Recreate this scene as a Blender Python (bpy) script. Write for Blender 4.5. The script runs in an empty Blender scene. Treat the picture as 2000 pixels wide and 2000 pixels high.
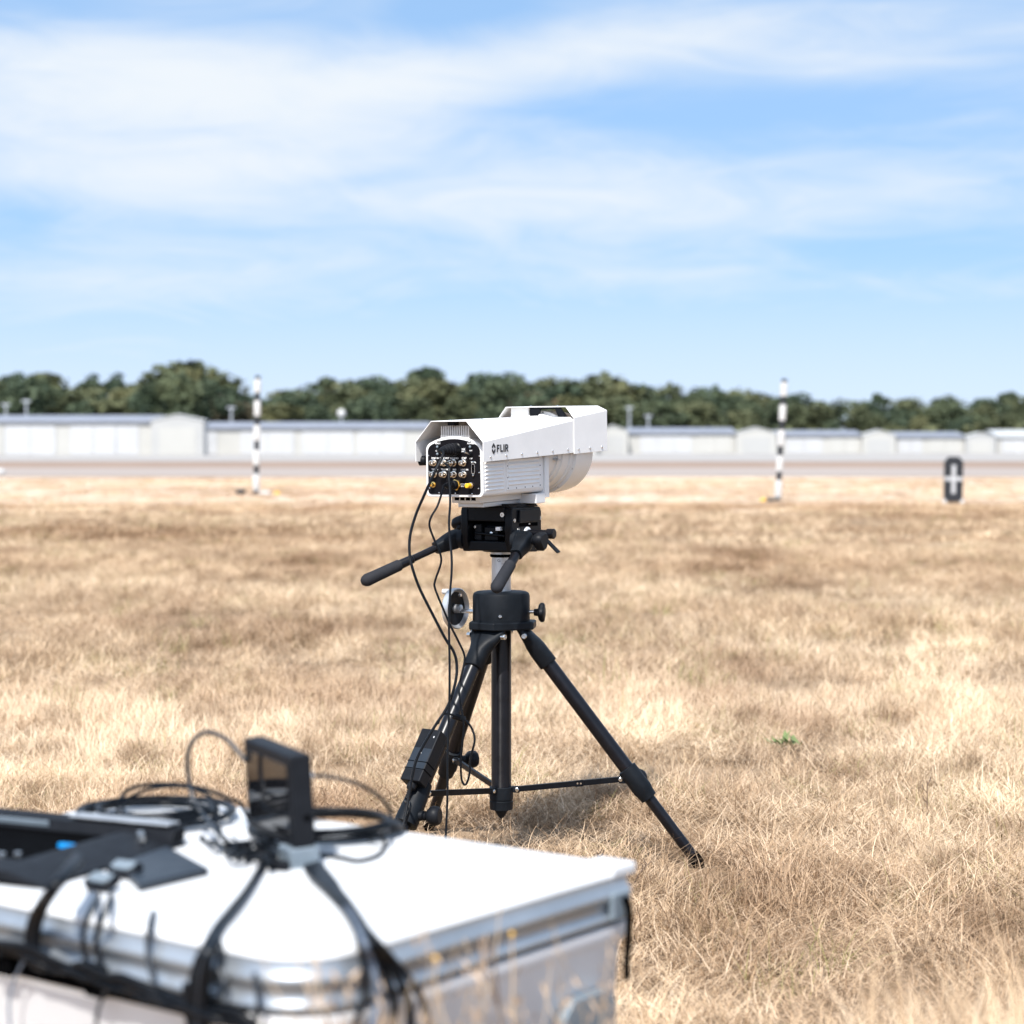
import bpy, math, random
import numpy as np
from mathutils import Vector, Matrix

V = Vector
R = math.radians
sc = bpy.context.scene
COL = sc.collection
random.seed(7)

# ------------------------------------------------------------------ camera
CAM_H, F = 1.11, 4000.0           # eye height; focal length in pixels of the 2000 px photo
PITCH = math.atan(130 / F)
cd = bpy.data.cameras.new('camera')
cam = bpy.data.objects.new('camera', cd)
COL.objects.link(cam)
cam.location = (0, 0, CAM_H)
cam.rotation_euler = (R(90) - PITCH, 0, 0)
cd.sensor_width = 24
cd.lens = 48
cd.clip_start = 0.05
cd.clip_end = 6000
cd.dof.use_dof = True
cd.dof.focus_distance = 5.28
cd.dof.aperture_fstop = 2.5
sc.camera = cam

# ------------------------------------------------------------------ sun, sky, exposure
SUN_AZ = R(196)                   # compass angle of the sun, clockwise from +Y: behind the camera, to its left
SUN_EL = R(53)
sun_dir = V((math.sin(SUN_AZ) * math.cos(SUN_EL), math.cos(SUN_AZ) * math.cos(SUN_EL), math.sin(SUN_EL)))
sl = bpy.data.lights.new('sun', 'SUN')
sl.energy = 3.5
sl.angle = R(1.0)
sl.color = (1.0, 0.962, 0.91)
so = bpy.data.objects.new('sun', sl)
COL.objects.link(so)
so.rotation_euler = sun_dir.to_track_quat('Z', 'Y').to_euler()

world = bpy.data.worlds.new('World')
sc.world = world
world.use_nodes = True
wn, wl = world.node_tree.nodes, world.node_tree.links
wn.clear()

def wnode(t, **kw):
    n = wn.new(t)
    for k, v in kw.items():
        if k.startswith('i_'):
            n.inputs[k[2:]].default_value = v
        else:
            setattr(n, k, v)
    return n

def wmath(op, a, b=None, c=None, clamp=False):
    n = wn.new('ShaderNodeMath')
    n.operation = op
    n.use_clamp = clamp
    for i, v in enumerate((a, b, c)):
        if v is None:
            continue
        if isinstance(v, (int, float)):
            n.inputs[i].default_value = v
        else:
            wl.new(v, n.inputs[i])
    return n.outputs[0]

tc = wnode('ShaderNodeTexCoord')
sep = wnode('ShaderNodeSeparateXYZ')
wl.new(tc.outputs['Generated'], sep.inputs[0])
dx, dy, dz = sep.outputs
# the sky dome is read a little higher than it is looked at: deeper blue near the horizon
zup = wmath('MULTIPLY_ADD', wmath('MAXIMUM', dz, 0.0), 1.15, 0.42)
comb = wnode('ShaderNodeCombineXYZ')
wl.new(dx, comb.inputs[0]); wl.new(dy, comb.inputs[1]); wl.new(zup, comb.inputs[2])
nrm = wnode('ShaderNodeVectorMath', operation='NORMALIZE')
wl.new(comb.outputs[0], nrm.inputs[0])
sky = wnode('ShaderNodeTexSky')
sky.sky_type = 'NISHITA'
sky.sun_disc = False
sky.sun_elevation = SUN_EL
sky.sun_rotation = SUN_AZ
sky.air_density = 1.0
sky.dust_density = 0.6
sky.ozone_density = 1.6
wl.new(nrm.outputs[0], sky.inputs['Vector'])
hsv = wnode('ShaderNodeHueSaturation')
hsv.inputs['Hue'].default_value = 0.489
hsv.inputs['Saturation'].default_value = 1.0
hsv.inputs['Value'].default_value = 1.0
wl.new(sky.outputs[0], hsv.inputs['Color'])

# thin cirrus: streaks stretched along the horizon
def wnoise(scale, sx, sy, sz, off, detail=5, rough=0.55, dist=0.0):
    m = wnode('ShaderNodeMapping')
    m.inputs['Scale'].default_value = (sx, sy, sz)
    m.inputs['Location'].default_value = off
    m.inputs['Rotation'].default_value = (0, R(-7), 0)
    wl.new(tc.outputs['Generated'], m.inputs[0])
    n = wnode('ShaderNodeTexNoise')
    n.inputs['Scale'].default_value = scale
    n.inputs['Detail'].default_value = detail
    n.inputs['Roughness'].default_value = rough
    n.inputs['Distortion'].default_value = dist
    wl.new(m.outputs[0], n.inputs['Vector'])
    return n.outputs['Fac']

def wramp(fac, a, b, smooth=True):
    n = wnode('ShaderNodeMapRange')
    n.interpolation_type = 'SMOOTHSTEP' if smooth else 'LINEAR'
    n.inputs['From Min'].default_value = a
    n.inputs['From Max'].default_value = b
    wl.new(fac, n.inputs['Value'])
    return n.outputs[0]

def wblob(x, z, rx, rz, tilt=0.0):
    """soft hump of cloud cover round the sky direction (x, 1, z)"""
    u = wmath('DIVIDE', dx, wmath('MAXIMUM', dy, 0.05))
    v = wmath('DIVIDE', dz, wmath('MAXIMUM', dy, 0.05))
    du = wmath('SUBTRACT', u, x)
    dv = wmath('SUBTRACT', wmath('SUBTRACT', v, z), wmath('MULTIPLY', du, tilt))
    q = wmath('ADD', wmath('POWER', wmath('DIVIDE', du, rx), 2.0), wmath('POWER', wmath('DIVIDE', dv, rz), 2.0))
    return wmath('POWER', 2.718, wmath('MULTIPLY', q, -1.0))

def sky_uv(px, py):
    return (px - 1000) / F, (870 - py) / F

big = wnoise(3.0, 1.0, 1.0, 4.2, (0.3, 0.1, 1.7), 4, 0.5, 0.5)
fine = wnoise(10.0, 1.0, 1.0, 5.0, (2.3, 0.7, 0.2), 8, 0.62, 1.2)
cover = wmath('ADD', wmath('MULTIPLY', big, 0.54), wmath('MULTIPLY', fine, 0.46))
shape = None
for (px, py, rx, ry, tilt, amp) in ((520, 170, 560, 95, -0.02, .30), (330, 340, 480, 75, 0.05, .24),
                                    (1160, 390, 520, 75, -0.04, .26), (1180, 95, 330, 40, 0.12, .20),
                                    (1680, 130, 230, 28, 0.06, .14), (1800, 360, 260, 60, 0.0, .10),
                                    (1000, 560, 900, 60, 0.0, .10), (150, 110, 260, 50, 0.0, .12),
                                    (900, 20, 170, 40, 0.1, -.30), (30, 420, 190, 70, 0, -.24), (60, 20, 260, 50, 0, -.08),
                                    (720, 355, 170, 20, 0.1, -.15), (1500, 210, 420, 45, 0.05, -.16),
                                    (1750, 500, 330, 45, 0.0, -.16), (1120, 200, 260, 36, 0.1, -.12)):
    x, z = sky_uv(px, py)
    t = wmath('MULTIPLY', wblob(x, z, rx / F, ry / F, tilt), amp)
    shape = t if shape is None else wmath('ADD', shape, t)
cover = wmath('ADD', cover, shape)
cl = wramp(cover, 0.27, 0.90)
cl = wmath('MULTIPLY_ADD', cl, 0.88, 0.06)
cl = wmath('MULTIPLY', cl, wramp(dz, -0.02, 0.05), clamp=True)
hz = wramp(dz, 0.125, 0.0)          # pale band above the horizon
cl = wmath('MAXIMUM', cl, wmath('MULTIPLY', hz, 0.66))
mix = wnode('ShaderNodeMix', data_type='RGBA')
mix.inputs['B'].default_value = (2.72, 2.86, 2.99, 1)
wl.new(cl, mix.inputs['Factor'])
wl.new(hsv.outputs[0], mix.inputs['A'])
bg = wnode('ShaderNodeBackground')
bg.inputs['Strength'].default_value = 0.15
wl.new(mix.outputs['Result'], bg.inputs['Color'])
wo = wnode('ShaderNodeOutputWorld')
wl.new(bg.outputs[0], wo.inputs['Surface'])

sc.view_settings.view_transform = 'Standard'
sc.view_settings.look = 'None'
sc.view_settings.exposure = 1.15
sc.view_settings.gamma = 1.0
sc.view_settings.use_curve_mapping = False
try:
    sc.cycles.max_bounces = 8
    sc.cycles.use_denoising = True
except Exception:
    pass

# ------------------------------------------------------------------ helpers: rays of the photo
_fw = V((0, math.cos(PITCH), -math.sin(PITCH)))
_up = V((0, math.sin(PITCH), math.cos(PITCH)))
EYE = V((0, 0, CAM_H))

def ray(px, py):
    return _fw + V((1, 0, 0)) * ((px - 1000) / F) + _up * ((1000 - py) / F)

def P(px, py, Y):
    d = ray(px, py)
    return EYE + d * (Y / d.y)

def hit(px, py, p0, n):
    d = ray(px, py)
    return EYE + d * ((V(p0) - EYE).dot(n) / d.dot(n))

def onz(px, py, z):
    return hit(px, py, (0, 0, z), V((0, 0, 1)))

# ------------------------------------------------------------------ helpers: mesh building
class MB:
    def __init__(s):
        s.v, s.f = [], []

    def add(s, vs, fs):
        b = len(s.v)
        s.v += [V(v) for v in vs]
        s.f += [tuple(i + b for i in f) for f in fs]
        return s

    def xf(s, m, start=0):
        for i in range(start, len(s.v)):
            s.v[i] = m @ s.v[i]
        return s

    def box(s, lo, hi, m=None):
        x0, y0, z0 = lo
        x1, y1, z1 = hi
        vs = [(x0, y0, z0), (x1, y0, z0), (x1, y1, z0), (x0, y1, z0), (x0, y0, z1), (x1, y0, z1), (x1, y1, z1), (x0, y1, z1)]
        if m:
            vs = [m @ V(v) for v in vs]
        return s.add(vs, [(0, 3, 2, 1), (4, 5, 6, 7), (0, 1, 5, 4), (1, 2, 6, 5), (2, 3, 7, 6), (3, 0, 4, 7)])

    def obox(s, c, ax, ay, az, hx, hy, hz):
        """box round c along three axes with half sizes"""
        c, ax, ay, az = V(c), V(ax).normalized(), V(ay).normalized(), V(az).normalized()
        m = Matrix((ax, ay, az)).transposed().to_4x4()
        m.translation = c
        return s.box((-hx, -hy, -hz), (hx, hy, hz), m)

    def loft(s, loops, cap0=True, cap1=True, close=True):
        n = len(loops[0])
        vs = [p for l in loops for p in l]
        fs = []
        for k in range(len(loops) - 1):
            for i in range(n if close else n - 1):
                j = (i + 1) % n
                fs.append((k * n + i, k * n + j, (k + 1) * n + j, (k + 1) * n + i))
        if cap0:
            fs.append(tuple(reversed(range(n))))
        if cap1:
            fs.append(tuple((len(loops) - 1) * n + i for i in range(n)))
        return s.add(vs, fs)

    def lathe(s, p, axis, prof, n=24, cap0=True, cap1=True):
        """prof: (distance along axis, radius)"""
        p, a = V(p), V(axis).normalized()
        u = a.orthogonal().normalized()
        w = a.cross(u)
        loops = []
        for (t, r) in prof:
            loops.append([p + a * t + (u * math.cos(2 * math.pi * i / n) + w * math.sin(2 * math.pi * i / n)) * r for i in range(n)])
        return s.loft(loops, cap0, cap1)

    def cyl(s, a, b, r0, r1=None, n=20):
        a, b = V(a), V(b)
        return s.lathe(a, b - a, [(0, r0), ((b - a).length, r0 if r1 is None else r1)], n)

    def sphere(s, c, r, n=12, sq=(1, 1, 1)):
        c = V(c)
        loops = []
        k = n // 2
        for j in range(k + 1):
            t = math.pi * (j + 0.02) / (k + 0.04)
            loops.append([c + V((r * sq[0] * math.sin(t) * math.cos(2 * math.pi * i / n), r * sq[1] * math.sin(t) * math.sin(2 * math.pi * i / n), -r * sq[2] * math.cos(t))) for i in range(n)])
        return s.loft(loops)

    def tube(s, pts, r, n=8, sub=6, spline=True):
        pts = [V(p) for p in pts]
        if spline:
            pts = catmull(pts, sub)
        rs = r if callable(r) else (lambda t: r)
        tang = []
        for i in range(len(pts)):
            a, b = pts[max(i - 1, 0)], pts[min(i + 1, len(pts) - 1)]
            tang.append((b - a).normalized())
        u = tang[0].orthogonal().normalized()
        loops = []
        for i, p in enumerate(pts):
            u = (u - tang[i] * u.dot(tang[i])).normalized()
            w = tang[i].cross(u)
            rr = rs(i / max(1, len(pts) - 1))
            loops.append([p + (u * math.cos(2 * math.pi * k / n) + w * math.sin(2 * math.pi * k / n)) * rr for k in range(n)])
        return s.loft(loops)

    def prism(s, poly, frame, t0, t1):
        """poly: 2-D outline; frame(x, y, t) -> point"""
        return s.loft([[V(frame(x, y, t0)) for x, y in poly], [V(frame(x, y, t1)) for x, y in poly]])

def catmull(p, sub):
    if len(p) < 3:
        return p
    q = [p[0] * 2 - p[1]] + p + [p[-1] * 2 - p[-2]]
    out = []
    for i in range(1, len(q) - 2):
        a, b, c, d = q[i - 1], q[i], q[i + 1], q[i + 2]
        for k in range(sub):
            t = k / sub
            out.append(0.5 * ((2 * b) + (c - a) * t + (2 * a - 5 * b + 4 * c - d) * t * t + (3 * b - a - 3 * c + d) * t ** 3))
    out.append(p[-1])
    return out

def new_mesh(name, mb, mat, smooth=35):
    me = bpy.data.meshes.new(name)
    me.from_pydata([tuple(v) for v in mb.v], [], mb.f)
    me.validate()
    import bmesh
    bm = bmesh.new()
    bm.from_mesh(me)
    bmesh.ops.recalc_face_normals(bm, faces=bm.faces)
    bm.to_mesh(me)
    bm.free()
    if smooth:
        me.shade_smooth()
        me.set_sharp_from_angle(angle=R(smooth))
    for m in (mat if isinstance(mat, (list, tuple)) else [mat]):
        me.materials.append(m)
    return me

def tag(o, label=None, cat=None, group=None, kind=None):
    for k, v in (('label', label), ('category', cat), ('group', group), ('kind', kind)):
        if v:
            o[k] = v
    return o

def thing(name, label, cat, loc=(0, 0, 0), rot=(0, 0, 0), group=None):
    o = bpy.data.objects.new(name, None)
    o.empty_display_size = 0.05
    COL.objects.link(o)
    o.location = loc
    o.rotation_euler = rot
    return tag(o, label, cat, group)

def bevel(o, w, seg=2, ang=40):
    m = o.modifiers.new('bevel', 'BEVEL')
    m.width = w
    m.segments = seg
    m.limit_method = 'ANGLE'
    m.angle_limit = R(ang)
    m.harden_normals = True
    return o

def part(name, mb, mat, parent, bev=0, off=None, label=None, smooth=35, kind=None):
    """a mesh under its thing; off = world offset of the thing when mb holds world points"""
    if off is not None:
        mb.xf(Matrix.Translation(-V(off)))
    o = bpy.data.objects.new(name, new_mesh(name, mb, mat, smooth))
    COL.objects.link(o)
    o.parent = parent
    if bev:
        bevel(o, bev)
    return tag(o, label, kind=kind)

def solo(name, mb, mat, label, cat, group=None, kind=None, bev=0, smooth=35):
    """a thing that is one mesh; its origin at its base"""
    xs = [v.x for v in mb.v]; ys = [v.y for v in mb.v]; zs = [v.z for v in mb.v]
    c = V(((min(xs) + max(xs)) / 2, (min(ys) + max(ys)) / 2, min(zs)))
    mb.xf(Matrix.Translation(-c))
    o = bpy.data.objects.new(name, new_mesh(name, mb, mat, smooth))
    COL.objects.link(o)
    o.location = c
    if bev:
        bevel(o, bev)
    return tag(o, label, cat, group, kind)

def rrect(hx, hy, r, n=6, z=0.0):
    """rounded rectangle loop; r = one radius or four (+x-y, +x+y, -x+y, -x-y)"""
    rr = r if isinstance(r, (list, tuple)) else (r,) * 4
    out = []
    for k, (sx, sy, a0) in enumerate(((1, -1, -90), (1, 1, 0), (-1, 1, 90), (-1, -1, 180))):
        q = max(rr[k], 1e-4)
        for i in range(n + 1):
            a = R(a0 + 90 * i / n)
            out.append(V((sx * (hx - q) + q * math.cos(a), sy * (hy - q) + q * math.sin(a), z)))
    return out

def text_mb(body, size, frame, extrude=0.0003, align='CENTER', bold=0.0, sx=1.0, spc=1.0):
    cu = bpy.data.curves.new('text', 'FONT')
    cu.body = body
    cu.size = size
    cu.align_x = align
    cu.align_y = 'CENTER'
    cu.extrude = extrude
    cu.offset = bold
    cu.space_character = spc
    cu.resolution_u = 3
    ob = bpy.data.objects.new('text', cu)
    COL.objects.link(ob)
    bpy.context.view_layer.update()
    me = bpy.data.meshes.new_from_object(ob.evaluated_get(bpy.context.evaluated_depsgraph_get()))
    mb = MB()
    mb.add([frame(v.co.x * sx, v.co.y, v.co.z) for v in me.vertices], [tuple(p.vertices) for p in me.polygons])
    bpy.data.objects.remove(ob)
    bpy.data.meshes.remove(me)
    return mb

# ------------------------------------------------------------------ materials
class MT:
    def __init__(s, name):
        s.m = bpy.data.materials.new(name)
        s.m.use_nodes = True
        s.n, s.l = s.m.node_tree.nodes, s.m.node_tree.links
        s.b = s.n['Principled BSDF']

    def noise(s, scale, detail=3, rough=0.5, coord='Object', stretch=None, dist=0):
        t = s.n.new('ShaderNodeTexCoord')
        src = t.outputs[coord] if coord != 'World' else s.n.new('ShaderNodeNewGeometry').outputs['Position']
        if stretch:
            mp = s.n.new('ShaderNodeMapping')
            mp.inputs['Scale'].default_value = stretch
            s.l.new(src, mp.inputs[0])
            src = mp.outputs[0]
        n = s.n.new('ShaderNodeTexNoise')
        n.inputs['Scale'].default_value = scale
        n.inputs['Detail'].default_value = detail
        n.inputs['Roughness'].default_value = rough
        n.inputs['Distortion'].default_value = dist
        s.l.new(src, n.inputs['Vector'])
        return n.outputs['Fac']

    def ramp(s, fac, stops):
        r = s.n.new('ShaderNodeValToRGB')
        e = r.color_ramp.elements
        while len(e) < len(stops):
            e.new(0.5)
        for k, (p, c) in enumerate(stops):
            e[k].position = p
            e[k].color = (*c, 1) if len(c) == 3 else c
        s.l.new(fac, r.inputs[0])
        return r.outputs[0]

    def mixc(s, fac, a, b, blend='MIX'):
        x = s.n.new('ShaderNodeMix')
        x.data_type = 'RGBA'
        x.blend_type = blend
        for key, val in (('Factor', fac), ('A', a), ('B', b)):
            if isinstance(val, (int, float)):
                x.inputs[key].default_value = val
            elif isinstance(val, tuple):
                x.inputs[key].default_value = (*val, 1)
            else:
                s.l.new(val, x.inputs[key])
        return x.outputs['Result']

    def set(s, **kw):
        for k, v in kw.items():
            key = {'color': 'Base Color', 'rough': 'Roughness', 'metal': 'Metallic', 'spec': 'Specular IOR Level', 'coat': 'Coat Weight'}[k]
            if isinstance(v, tuple):
                v = (*v, 1)
            if hasattr(v, 'links') or isinstance(v, bpy.types.NodeSocket):
                s.l.new(v, s.b.inputs[key])
            else:
                s.b.inputs[key].default_value = v
        return s

    def bump(s, fac, strength=0.2, dist=0.002):
        b = s.n.new('ShaderNodeBump')
        b.inputs['Strength'].default_value = strength
        b.inputs['Distance'].default_value = dist
        s.l.new(fac, b.inputs['Height'])
        s.l.new(b.outputs[0], s.b.inputs['Normal'])
        return s

def simple(name, col, rough, metal=0.0, wear=None, var=0.15, scale=40, bump=0.0, spec=0.5):
    t = MT(name)
    f = t.noise(scale, 4, 0.6)
    lo = tuple(c * (1 - var) for c in col)
    hi = tuple(min(1, c * (1 + var)) for c in col)
    c = t.ramp(f, [(0.3, lo), (0.7, hi)])
    if wear:
        g = t.noise(wear[0], 5, 0.7, dist=0.8)
        mask = t.ramp(g, [(wear[1], (0, 0, 0)), (wear[1] + 0.03, (1, 1, 1))])
        c = t.mixc(mask, c, wear[2])
    rg = t.ramp(f, [(0.3, (max(0.02, rough * 0.85),) * 3), (0.7, (min(1, rough * 1.15),) * 3)])
    t.set(color=c, rough=rg, metal=metal, spec=spec)
    if bump:
        t.bump(t.noise(scale * 12, 2), bump, 0.0006)
    return t.m

M = {}
M['white'] = simple('white_powder_coat', (0.76, 0.755, 0.745), 0.38, var=0.05, scale=9, bump=0.06, wear=(26, 0.73, (0.60, 0.57, 0.52)))
M['white2'] = simple('white_satin_metal', (0.72, 0.705, 0.68), 0.33, var=0.03, scale=12)
M['panel'] = simple('black_panel', (0.005, 0.0045, 0.006), 0.5, bump=0.05, spec=0.12)
M['black'] = simple('black_cast_metal', (0.006, 0.0078, 0.0105), 0.50, var=0.3, scale=25, wear=(70, 0.76, (0.12, 0.13, 0.14)), bump=0.2, spec=0.14)
M['anod'] = simple('black_anodised', (0.004, 0.0048, 0.0065), 0.36, var=0.2, wear=(60, 0.78, (0.10, 0.10, 0.11)), bump=0.05, spec=0.14)
M['tube'] = simple('black_tube', (0.004, 0.004, 0.006), 0.32, var=0.3, scale=30, wear=(55, 0.71, (0.22, 0.22, 0.22)), spec=0.30)
M['turned'] = simple('turned_black_tube', (0.005, 0.005, 0.007), 0.34, var=0.3, scale=30, wear=(55, 0.77, (0.16, 0.16, 0.16)), spec=0.35)
_t = M['turned'].node_tree
_g = _t.nodes.new('ShaderNodeTangent')
_g.direction_type = 'RADIAL'
_g.axis = 'Z'
_t.links.new(_g.outputs[0], _t.nodes['Principled BSDF'].inputs['Tangent'])
_t.nodes['Principled BSDF'].inputs['Anisotropic'].default_value = 0.9
_t.nodes['Principled BSDF'].inputs['Anisotropic Rotation'].default_value = 0.25
M['plastic'] = simple('black_plastic', (0.0075, 0.0085, 0.011), 0.48, bump=0.12, spec=0.14)
M['grip'] = simple('dark_grey_foam', (0.020, 0.021, 0.025), 0.75, bump=0.3, scale=60, spec=0.14)
M['cable'] = simple('black_cable', (0.0045, 0.0058, 0.008), 0.36, var=0.2, spec=0.14)
M['greycable'] = simple('grey_cable', (0.12, 0.15, 0.20), 0.4, var=0.1)
M['steel'] = simple('bright_steel', (0.72, 0.71, 0.69), 0.24, metal=1.0, var=0.06)
M['satin'] = simple('satin_aluminium', (0.56, 0.57, 0.58), 0.42, metal=0.8, var=0.06)
M['nickel'] = simple('nickel_plate', (0.80, 0.72, 0.62), 0.22, metal=1.0, var=0.05)
M['gold'] = simple('gold_plate', (0.85, 0.60, 0.22), 0.25, metal=1.0, var=0.05)
M['yellow'] = simple('yellow_cap', (0.80, 0.45, 0.02), 0.4, var=0.05)
M['ink_w'] = simple('white_print', (0.8, 0.8, 0.8), 0.5, var=0.02)
M['ink_b'] = simple('black_print', (0.010, 0.010, 0.013), 0.45, var=0.1)
M['case_top'] = simple('white_case_plastic', (0.60, 0.615, 0.63), 0.42, var=0.06, scale=5, bump=0.1, wear=(14, 0.70, (0.55, 0.56, 0.56)))
M['case_body'] = simple('off_white_case_wall', (0.82, 0.825, 0.83), 0.5, var=0.05, scale=5, bump=0.15, wear=(11, 0.70, (0.55, 0.54, 0.53)))
M['case_rim'] = simple('grey_aluminium_rim', (0.38, 0.415, 0.45), 0.38, metal=0.7, var=0.12, scale=9)
M['rubber'] = simple('black_rubber', (0.0012, 0.0012, 0.0015), 0.9, var=0.2, spec=0.03)
M['lightgrey'] = simple('light_grey_plastic', (0.15, 0.185, 0.215), 0.35, var=0.06)
M['palegrey'] = simple('pale_grey_pad', (0.36, 0.40, 0.43), 0.35, var=0.06)
M['darkglass'] = simple('dark_glossy_screen', (0.006, 0.006, 0.007), 0.05, var=0.1)
M['pad'] = simple('dark_blue_grey_pad', (0.010, 0.015, 0.022), 0.38, var=0.15)
M['brown_plant'] = simple('brown_stem', (0.12, 0.08, 0.055), 0.8, var=0.3)
M['concrete'] = None

def mat_emit(name, col, s):
    t = MT(name)
    t.set(color=(col[0] * .3, col[1] * .3, col[2] * .3), rough=0.4)
    t.b.inputs['Emission Color'].default_value = (*col, 1)
    t.b.inputs['Emission Strength'].default_value = s
    return t.m

M['blue_led'] = mat_emit('blue_light', (0.0, 0.30, 0.8), 0.5)

def mat_ground(far_field=False):
    t = MT('dry_far_field' if far_field else 'dry_field_soil')
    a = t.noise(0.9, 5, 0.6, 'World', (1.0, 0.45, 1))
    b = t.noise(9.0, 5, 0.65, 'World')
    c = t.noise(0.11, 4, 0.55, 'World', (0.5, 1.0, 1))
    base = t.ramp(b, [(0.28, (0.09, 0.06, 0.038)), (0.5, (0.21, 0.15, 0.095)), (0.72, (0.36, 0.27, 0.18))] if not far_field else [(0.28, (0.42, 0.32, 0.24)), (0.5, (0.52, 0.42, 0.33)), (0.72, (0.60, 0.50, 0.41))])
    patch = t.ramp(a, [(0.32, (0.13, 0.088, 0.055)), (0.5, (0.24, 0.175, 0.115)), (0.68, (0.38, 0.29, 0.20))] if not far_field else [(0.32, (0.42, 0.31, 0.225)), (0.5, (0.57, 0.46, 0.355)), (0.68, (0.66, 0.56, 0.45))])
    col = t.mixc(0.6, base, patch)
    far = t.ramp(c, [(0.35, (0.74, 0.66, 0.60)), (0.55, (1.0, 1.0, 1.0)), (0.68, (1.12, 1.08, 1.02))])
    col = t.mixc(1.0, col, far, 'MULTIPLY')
    t.set(color=col, rough=0.95, spec=0.1)
    t.bump(b, 0.5, 0.03)
    return t.m

def mat_grass():
    t = MT('dry_grass_blades')
    oi = t.n.new('ShaderNodeObjectInfo')
    at = t.n.new('ShaderNodeAttribute')
    at.attribute_name = 'tone'
    a = t.noise(0.75, 4, 0.6, 'World', (1.0, 0.5, 1))
    b = t.noise(5.0, 3, 0.6, 'World')
    c = t.noise(0.12, 4, 0.55, 'World', (0.5, 1.0, 1))
    blade = t.ramp(at.outputs['Fac'], [(0.0, (0.13, 0.095, 0.066)), (0.22, (0.36, 0.274, 0.188)), (0.55, (0.595, 0.486, 0.352)), (1.0, (0.815, 0.718, 0.58))])
    patch = t.ramp(a, [(0.32, (0.56, 0.46, 0.40)), (0.47, (0.90, 0.83, 0.77)), (0.64, (1.16, 1.13, 1.08))])
    col = t.mixc(1.0, blade, patch, 'MULTIPLY')
    p2 = t.ramp(b, [(0.37, (0.45, 0.385, 0.335)), (0.49, (0.95, 0.92, 0.89)), (0.62, (1.17, 1.16, 1.14))])
    col = t.mixc(0.8, col, p2, 'MULTIPLY')
    far = t.ramp(c, [(0.35, (0.78, 0.70, 0.64)), (0.55, (1.0, 1.0, 1.0)), (0.70, (1.10, 1.07, 1.02))])
    col = t.mixc(1.0, col, far, 'MULTIPLY')
    gm = t.ramp(oi.outputs['Random'], [(0.968, (0, 0, 0)), (0.976, (0.5, 0.5, 0.5)), (1.0, (0.95, 0.95, 0.95))])
    col = t.mixc(gm, col, (0.23, 0.25, 0.075))
    gn, gl = t.n, t.l
    gn.remove(t.b)
    d = gn.new('ShaderNodeBsdfDiffuse')
    tr = gn.new('ShaderNodeBsdfTranslucent')
    mx = gn.new('ShaderNodeMixShader')
    mx.inputs[0].default_value = 0.15
    gl.new(col, d.inputs[0]); gl.new(col, tr.inputs[0])
    gl.new(d.outputs[0], mx.inputs[1]); gl.new(tr.outputs[0], mx.inputs[2])
    gl.new(mx.outputs[0], gn['Material Output'].inputs[0])
    return t.m

def mat_leaf(name, dark, mid, light):
    t = MT(name)
    at = t.n.new('ShaderNodeAttribute')
    at.attribute_name = 'tone'
    oi = t.n.new('ShaderNodeObjectInfo')
    col = t.ramp(at.outputs['Fac'], [(0.0, dark), (0.5, mid), (1.0, light)])
    v = t.ramp(oi.outputs['Random'], [(0.0, (0.75, 0.80, 0.80)), (0.5, (1, 1, 1)), (1.0, (1.25, 1.12, 1.0))])
    col = t.mixc(1.0, col, v, 'MULTIPLY')
    t.set(color=col, rough=0.7, spec=0.2)
    return t.m

def mat_paved(name, lo, hi):
    t = MT(name)
    f = t.noise(0.15, 5, 0.6, 'World', (0.3, 1, 1))
    t.set(color=t.ramp(f, [(0.3, lo), (0.7, hi)]), rough=0.85, spec=0.3)
    return t.m

M['ground'] = mat_ground()
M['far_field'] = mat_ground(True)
M['verge'] = simple('brownish_mown_verge', (0.25, 0.185, 0.145), 0.95, var=0.2, scale=0.2, spec=0.1)
M['grass'] = mat_grass()
M['taxiway'] = mat_paved('pale_asphalt', (0.265, 0.225, 0.20), (0.32, 0.275, 0.245))
M['apron'] = mat_paved('pale_concrete', (0.27, 0.255, 0.24), (0.33, 0.315, 0.30))
M['leaf0'] = mat_leaf('dark_green_leaves', (0.020, 0.033, 0.021), (0.043, 0.062, 0.037), (0.077, 0.098, 0.053))
M['leaf1'] = mat_leaf('olive_leaves', (0.034, 0.044, 0.022), (0.076, 0.086, 0.042), (0.125, 0.130, 0.066))
M['leaf2'] = mat_leaf('brownish_leaves', (0.060, 0.050, 0.033), (0.119, 0.100, 0.062), (0.175, 0.144, 0.094))
M['bark'] = simple('grey_bark', (0.12, 0.10, 0.085), 0.9, var=0.3, scale=4)
M['wall_w'] = simple('white_metal_siding', (0.42, 0.425, 0.43), 0.5, var=0.05, scale=0.4)
M['wall_c'] = simple('cream_metal_siding', (0.395, 0.39, 0.365), 0.5, var=0.03, scale=0.4)
M['wall_g'] = simple('pale_grey_siding', (0.36, 0.36, 0.35), 0.5, var=0.03, scale=0.4)
M['roof'] = simple('blue_grey_metal_roof', (0.20, 0.215, 0.255), 0.5, var=0.12, scale=0.5)
M['roof_l'] = simple('pale_metal_roof', (0.45, 0.46, 0.46), 0.45, var=0.1, scale=0.5)
M['galv'] = simple('galvanised_pole', (0.42, 0.44, 0.46), 0.45, metal=0.3, var=0.1)
M['stripe_b'] = simple('black_paint', (0.012, 0.014, 0.018), 0.5, var=0.15)
M['cross'] = simple('dull_white_tape', (0.38, 0.39, 0.40), 0.6, var=0.06)
M['stripe_w'] = simple('white_paint', (0.52, 0.52, 0.51), 0.55, var=0.08, scale=6, wear=(9, 0.68, (0.42, 0.40, 0.37)))

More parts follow.
